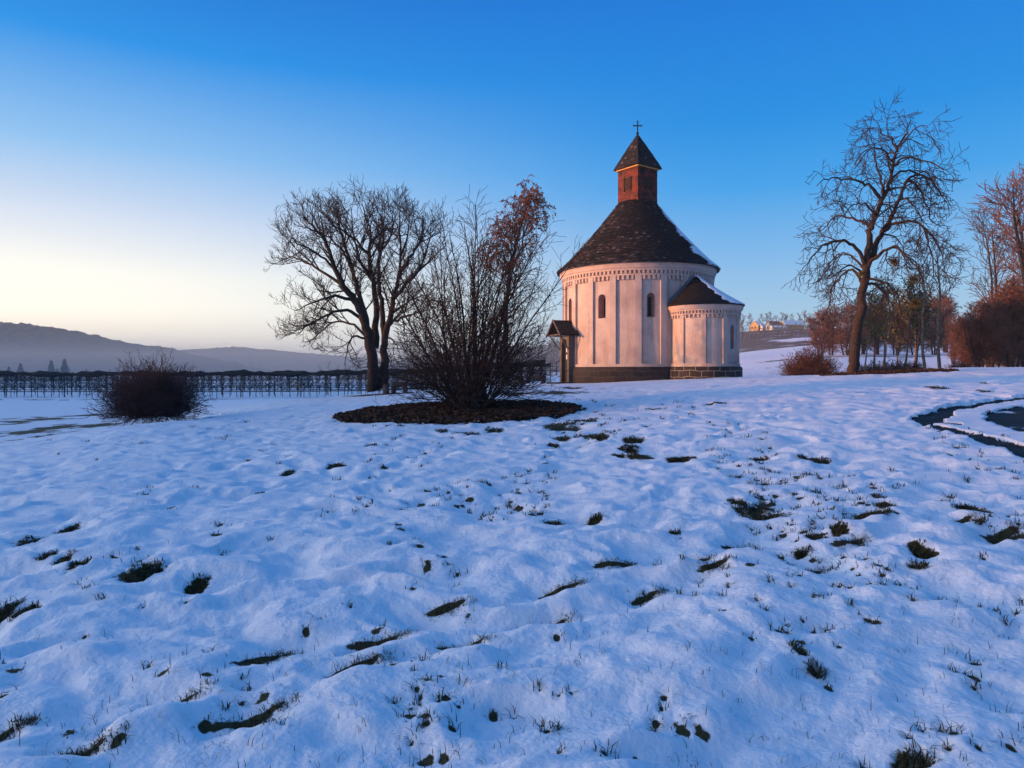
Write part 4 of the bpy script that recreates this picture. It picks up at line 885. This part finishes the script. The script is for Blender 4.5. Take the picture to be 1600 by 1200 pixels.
# --- bush at the left
def dome_bush(BL, rx, rz, n, seed, label, mats, spikes=0, leaves=0, name='twiggy_bush'):
    q = random.Random(seed); root = empty(name, BL, label, 'bush'); Ts = [Tubes(), Tubes()]
    PU = dict(n=[6, 4, 3], trop=[(.02, .05), .04, .03], wan=[.11, .16, .18], den=[0, 4.2, 5], ang=[0, 34, 38], len=[0, (.62, .4), (.26, .18)], r=[0, .008, .006], rmin=.0055 if not leaves else .009, t0=[0, .15, .15], taper=.3)
    for k in range(n):
        ph = math.acos(1-q.random()*1.06); az = q.uniform(0, 6.283); s = math.sin(ph); L = 1/math.sqrt((math.sin(ph)/rx)**2+(math.cos(ph)/rz)**2)*q.uniform(.6, .98)
        r0 = q.random()**.5*.32*rx; a2 = q.uniform(0, 6.28)
        grow(Ts, (BL.x+math.cos(a2)*r0, BL.y+math.sin(a2)*r0, BL.z-.05), (s*math.cos(az), s*math.sin(az), max(.02, math.cos(ph))), L, .011 if not leaves else .016, 0, PU, q)
    for k in range(spikes): grow(Ts, (BL.x+q.gauss(0, .4), BL.y, BL.z+.3), (q.gauss(.1, .2), q.gauss(0, .2), 1), q.uniform(1.7, 2.15), .008, 0, dict(PU, den=[0, 1, 1]), q)
    finish(root, Ts, mats, ('stems', 'twigs'))
    if leaves: leaf_part(root, tips(Ts[1], leaves, q), .04, M['leaf_brown'])
dome_bush(at(238, 25.2, 647), 1.75, 2.05, 640, 31, 'dense dark purple-brown twiggy bush on the bank at left, before the trellised orchard', (M['bushtwig'], M['bushtwig']), 7)
dome_bush(at(1266, 61)+Vector((0, 0, -.1)), 2.45, 2.9, 520, 33, 'rounded red-brown bush on the sunlit snow between chapel and drooping tree', (M['bark2'], M['redtwig']), 0, 3200, 'round_bush')
for k, (px, Y, a_, b_, lb) in enumerate(((1362, 47, 1.0, 1.3, 'low brown bush at the foot of the thicket, nearest the drooping tree'), (1398, 50, 1.2, 1.5, 'brown bush in the middle of the thicket of slender trees'), (1428, 52, 1.1, 1.2, 'low brown bush at the right end of the olive thicket'), (1500, 50, .9, .8, 'small pale brown bush on the hump before the red-brown wood'))):
    dome_bush(at(px, Y)+Vector((0, 0, -.1)), a_, b_, 130, 40+k, lb, (M['bark2'], M['redtwig']), 0, 500, 'brown_bush')
q = random.Random(31)
# --- trellised orchard on the left
def trellis(Y, x0, x1, net, label, hgt=3.0, k=-.05):
    o = empty('orchard_trellis', (x0, Y-k*0, 0), label, 'trellis'); ox = Vector(o.location)
    def P_(x): y = Y+k*x; return Vector((x, y, gz(x, y)))
    n = int((x1-x0)/7)
    for i in range(n+1):
        p = P_(x0+(x1-x0)*i/n); T = Tubes(); T.add([tuple(p+Vector((0, 0, -.3))-ox), tuple(p+Vector((q.gauss(0, .05), 0, hgt+.1))-ox)], [.075, .065], 6); link('post', T.mesh('post'), M['post'], o)
    T = Tubes()
    for z in (.7, 1.35, 2.1, 2.9):
        pts = [tuple(P_(x0+(x1-x0)*i/60)+Vector((0, 0, z*hgt/3))-ox) for i in range(61)]; T.add(pts, [.06 if z < 1 else .028]*61, 4)
    link('wire', T.mesh('wire'), M['post'], o)
    T = Tubes(); N = 120; pts = []; rad = []
    for i in range(N+1):
        t = i/N; p = P_(x0+(x1-x0)*t); sag = .12*abs(math.sin(t*n*math.pi*.5))+.05*math.sin(i*1.7); pts.append(tuple(p+Vector((0, 0, hgt-.02-sag))-ox)); rad.append(net*(1+.35*math.sin(i*.7)+.25*math.sin(i*2.3)))
    T.add(pts, rad, 7); link('net_roll', T.mesh('net_roll'), M['net'], o)
    return P_
spin = []
for i in range(4):
    Ts = [Tubes(), Tubes()]; qq = random.Random(200+i); limb(Ts, [(0, 0, -.1), (qq.gauss(0, .04), 0, 1), (qq.gauss(0, .06), 0, 2), (qq.gauss(0, .06), 0, 2.75)], .045, .02, dict(n=[0, 4, 3], trop=[0, .08, .1], wan=[0, .15, .2], den=[0, 12, 5], ang=[0, 62, 45], len=[0, (.8, .4), (.35, .25)], r=[0, .026, .018], rmin=.016, t0=[0, .22, .2]), qq, 1, .25)
    spin.append([('trunk', Ts[0].mesh('trunk'), M['bark']), ('crown', Ts[1].mesh('crown'), M['twig'])])
    for _, me, m in spin[-1]: me.materials.append(m)
for ri, (Y, x0, x1, net, lb, sp_) in enumerate(((85.5, -78, 4, .30, 'front orchard trellis with a thick rolled black net along its top', .85), (96, -84, 4, .16, 'second orchard trellis, seen just behind the front one with the thick net', 1.35), (112, -92, 6, .20, 'rear orchard trellis, farthest of the three netted rows', 1.9))):
    P_ = trellis(Y, x0, x1, net, lb); x = x0+.4; i = 0
    while x < x1:
        place('apple_tree', spin[(i*7+ri) % 4], P_(x), ('slender bare apple tree wired to the front trellis under the thick net roll', 'slender bare apple tree wired to the second trellis', 'slender bare apple tree wired to the rear trellis')[ri], 'tree', ('apple trees on the front trellis', 'apple trees on the second trellis', 'apple trees on the rear trellis')[ri], q.choice((0, 3.14, 1.0, 2.2)), q.uniform(.92, 1.04)); x += sp_*q.uniform(.85, 1.15); i += 1
# mist-side conifers, poplar, clump and hut
def conifer(h, seed):
    qq = random.Random(seed); T0 = Tubes(); T0.add([(0, 0, -.3), (0, 0, h*.5), (0, 0, h)], [.2, .12, .02], 6); C = []; T1 = Tubes()
    for i in range(110):
        t = (i+.5)/110; z = h*(.08+.92*t); L = h*.24*(1-t)**.85+.15; a = i*2.4; L *= qq.uniform(.7, 1.2)
        e = (math.cos(a)*L, math.sin(a)*L, z-L*.25); T1.add([(0, 0, z), (e[0]*.5, e[1]*.5, z-L*.06), e], [.06, .05, .02], 3)
        for k in range(16): s_ = qq.uniform(.15, 1); C.append((e[0]*s_+qq.gauss(0, .12), e[1]*s_+qq.gauss(0, .12), z+(e[2]-z)*s_-qq.random()*.25))
    V, f = rand_leaves(np.array(C), .27); r = [('trunk', T0.mesh('trunk'), M['bark']), ('crown', mesh_np('crown', V, f), M['conifer'])]
    for _, me, m in r: me.materials.append(m)
    return r
con = [conifer(11, 1), conifer(11, 2)]
for px, Y, s, lb in ((32, 262, .62, 'broad dim conifer in the mist, leftmost of the row'), (14, 270, .52, 'dim conifer half hidden at the left edge in the mist'), (80, 262, .72, 'left one of the pair of pointed conifers in the mist'), (101, 258, .76, 'right and fuller one of the pair of pointed conifers in the mist'), (90, 268, .45, 'low conifer filling the gap of the misty pair'), (135, 290, .46, 'small lone conifer in the mist right of the pair'), (122, 295, .36, 'smallest dim conifer in the mist beside the lone one')):
    place('conifer', con[int(px) % 2], at(px, Y), lb, 'tree', None, px, (s*1.15, s*1.15, s))
pop = proto(14, dict(far_P(14, .06, .9, .3), ang=[0, 22, 22, 25], len=[0, (2.2, 1.0), (1.2, .7), (.7, .5)]), random.Random(170), .22, 0, .08, ('bark', 'greytwig'))
place('poplar', pop, at(392, 460), 'narrow upright poplar standing alone in the far haze', 'tree', None, 0, 1.0)
for px in (322, 338, 352, 366, 378, 405, 418, 430): place('far_tree', fart[px % 4], at(px, 470+px % 9), 'hazy far tree in the clump round the poplar', 'tree', 'hazy trees round the poplar', px, q.uniform(.7, .95))
for px in (500, 514, 528, 545, 560, 575): place('far_tree', fart[px % 4], at(px, 330+px % 9), 'far tree in the row behind the broad two-trunked tree', 'tree', 'far trees behind the broad tree', px, q.uniform(.75, 1.0))
hut = empty('round_roofed_hut', at(469, 150), 'small brown hut with a rounded roof behind the netted orchard', 'hut'); hz = Vector((0, 0, 0))
hb = MB(); arc = [(-1.5*math.cos(t), 2.3+1.15*math.sin(t)) for t in [math.pi*i/12 for i in range(13)]]
pf = [(-1.5, -1)]+arc+[(1.5, -1)]; hb.poly([(x, -1.4, z) for x, z in pf]); hb.poly([(x, 1.4, z) for x, z in pf][::-1]); hb.strip([(x, -1.4, z) for x, z in pf], [(x, 1.4, z) for x, z in pf], True); hb.build('wall', M['house_w'], hut)
hr = MB(); A1 = [(-1.7*math.cos(t), 2.32+1.32*math.sin(t)) for t in [math.pi*i/14 for i in range(15)]]; A2 = [(-1.55*math.cos(t), 2.32+1.17*math.sin(t)) for t in [math.pi*i/14 for i in range(15)]]
ring4 = A1+A2[::-1]; hr.strip([(x, -1.6, z) for x, z in ring4], [(x, 1.6, z) for x, z in ring4], True)
for yy in (-1.6, 1.6): 
    for i in range(14): hr.poly([(A1[i][0], yy, A1[i][1]), (A1[i+1][0], yy, A1[i+1][1]), (A2[i+1][0], yy, A2[i+1][1]), (A2[i][0], yy, A2[i][1])])
hr.build('roof', M['hut'], hut)
# small things by the trees: stumps and a log seat
def stump(px, py, Y, r, h, label, nm='stump', cat='stump'):
    p = at(px, Y); T = Tubes(); qq = random.Random(int(px)); T.add([(0, 0, -.2), (0, 0, h*.4), (0, 0, h), (0, 0, h+.005)], [r*1.25, r*1.05, r, .002], 9)
    me = T.mesh(nm); o = link(nm, me, M['greywood']); o.location = p; tag(o, label, cat); return o
stump(603, 605, 35.6, .16, .48, 'short grey stump at the right foot of the broad two-trunked tree')
stump(812, 600, 49, .30, .35, 'squat dark stump right of the birch trunk')
def bench(px0, px1, Y, label):
    a, b = at(px0, Y), at(px1, Y); c = (a+b)/2; o = empty('log_bench', c, label, 'bench'); L = (b-a).length
    T = Tubes(); T.add([(-L/2, 0, .42), (0, 0, .43), (L/2, 0, .42)], [.13, .14, .12], 9); link('seat', T.mesh('seat'), M['greywood'], o)
    for e in (-.38, .38): T = Tubes(); T.add([(L*e, 0, -.3), (L*e, 0, .32)], [.13, .13], 8); link('leg', T.mesh('leg'), M['greywood'], o)
bench(822, 852, 50, 'low log bench between the birch and the chapel porch'); bench(612, 636, 36, 'low dark log bench just right of the broad two-trunked tree')
# ------------------------------------------------------------ leaf litter and grass
q = random.Random(8); C = []
for i in range(15000):
    a = q.uniform(0, 6.283); r = 1.05*math.sqrt(q.random()); x, y = SHRUB.x-.35+3.55*r*math.cos(a), SHRUB.y-.3+3.5*r*math.sin(a); C.append((x, y))
for i in range(3500):
    a = q.uniform(0, 6.283); r = 1.05*math.sqrt(q.random()); x, y = TREE_R.x+1.7+2.9*r*math.cos(a), TREE_R.y+.2+1.5*r*math.sin(a); C.append((x, y))
C = np.array(C); zc = zfin(C[:, 0], C[:, 1])+nr.uniform(.005, .06, len(C))
V, f = rand_leaves(np.column_stack([C, zc]), .05, .55); tag(link('leaf_litter', mesh_np('leaf_litter', V, f), M['litter']), 'fallen brown leaves lying on the round beds under shrub and drooping tree', 'leaves', kind='stuff')
B = []                                                           # blades: x, y, height, width, lean direction
def tuft(x, y, n, s, h, w_=.0035):
    for _ in range(n):
        B.append((x+q.gauss(0, s), y+q.gauss(0, s), h*q.uniform(.5, 1.35), w_*q.uniform(.7, 1.3), q.uniform(0, 6.283), q.uniform(.2, 1.2)))
for (x, y, sx_, sy_) in PW:
    if y > 26: continue
    for _ in range(int(min(420, 70+sx_*sy_*2200) if y < 14 else min(120, 30+sx_*sy_*500))): 
        t = q.random()**.5; a = q.uniform(0, 6.283); tuft(x+sx_*.85*t*math.cos(a), y+sy_*.85*t*math.sin(a), 3, .014, q.uniform(.02, .048) if y < 14 else .05, .0022+.0003*y)
for (p, r_, wd) in G:
    for _ in range(110):
        t = q.uniform(.25, 1.0); tuft(p[0]+(r_[0]-p[0])*t+q.gauss(0, .02), p[1]+(r_[1]-p[1])*t+wd*1.2+q.gauss(0, .03), 3, .02, q.uniform(.016, .036), .002)
for (x, y, s0) in sp: tuft(x, y, q.randint(4, 14), s0*.9, q.uniform(.018, .045)+.002*y, .0018+.0003*y)
for _ in range(850):
    x, y = gnd(q.uniform(-40, 1640), 690+(q.random()**.8)*520)
    if y < 12: tuft(x, y, q.choice((1, 1, 1, 2, 3)), .025, q.uniform(.03, .06), .0016)
B = np.array(B); n = len(B); zz = zfin(B[:, 0], B[:, 1])-.025
dx, dy = np.cos(B[:, 4]), np.sin(B[:, 4]); h = B[:, 2]+.03; le = B[:, 5]*h; p0 = np.column_stack([B[:, 0], B[:, 1], zz]); wv = np.column_stack([-dy, dx, 0*dx])*B[:, 3:4]
p1 = p0+np.column_stack([dx*le*.3, dy*le*.3, h*.62]); p2 = p0+np.column_stack([dx*le, dy*le, h*(1-.28*B[:, 5])])
V = np.stack([p0-wv, p0+wv, p1+wv*.75, p1-wv*.75, p2], 1).reshape(-1, 3); k = np.arange(n)*5
tag(link('grass', mesh_np('grass', V, [np.stack([k, k+1, k+2, k+3], 1), np.stack([k+3, k+2, k+4], 1)]), M['grass']), 'dark winter grass poking through the thin snow', 'grass', kind='stuff')
# ------------------------------------------------------------ haze
hm = bpy.data.materials.new('haze'); hm.use_nodes = True; t = hm.node_tree; t.nodes.clear(); ho = t.nodes.new('ShaderNodeOutputMaterial'); pv = t.nodes.new('ShaderNodeVolumePrincipled')
pv.inputs['Color'].default_value = (.52, .77, .98, 1); pv.inputs['Density'].default_value = .00042; pv.inputs['Anisotropy'].default_value = 0; t.links.new(pv.outputs[0], ho.inputs['Volume'])
hb = MB(); hb.box((0, 0, 24), (3900, 3900, 66)); tag(hb.build('haze', hm), 'thin bluish winter haze lying over the valley and far hills', 'haze', kind='stuff')
mm = hm.copy(); mm.name = 'valley_mist'; mm.node_tree.nodes['Principled Volume'].inputs['Density'].default_value = .0026; mm.node_tree.nodes['Principled Volume'].inputs['Color'].default_value = (.55, .80, .98, 1)
mb_ = MB(); mb_.box((-230, 300, 4), (560, 330, 20)); tag(mb_.build('mist', mm), 'low blue mist lying in the valley before the wooded hill', 'mist', kind='stuff')
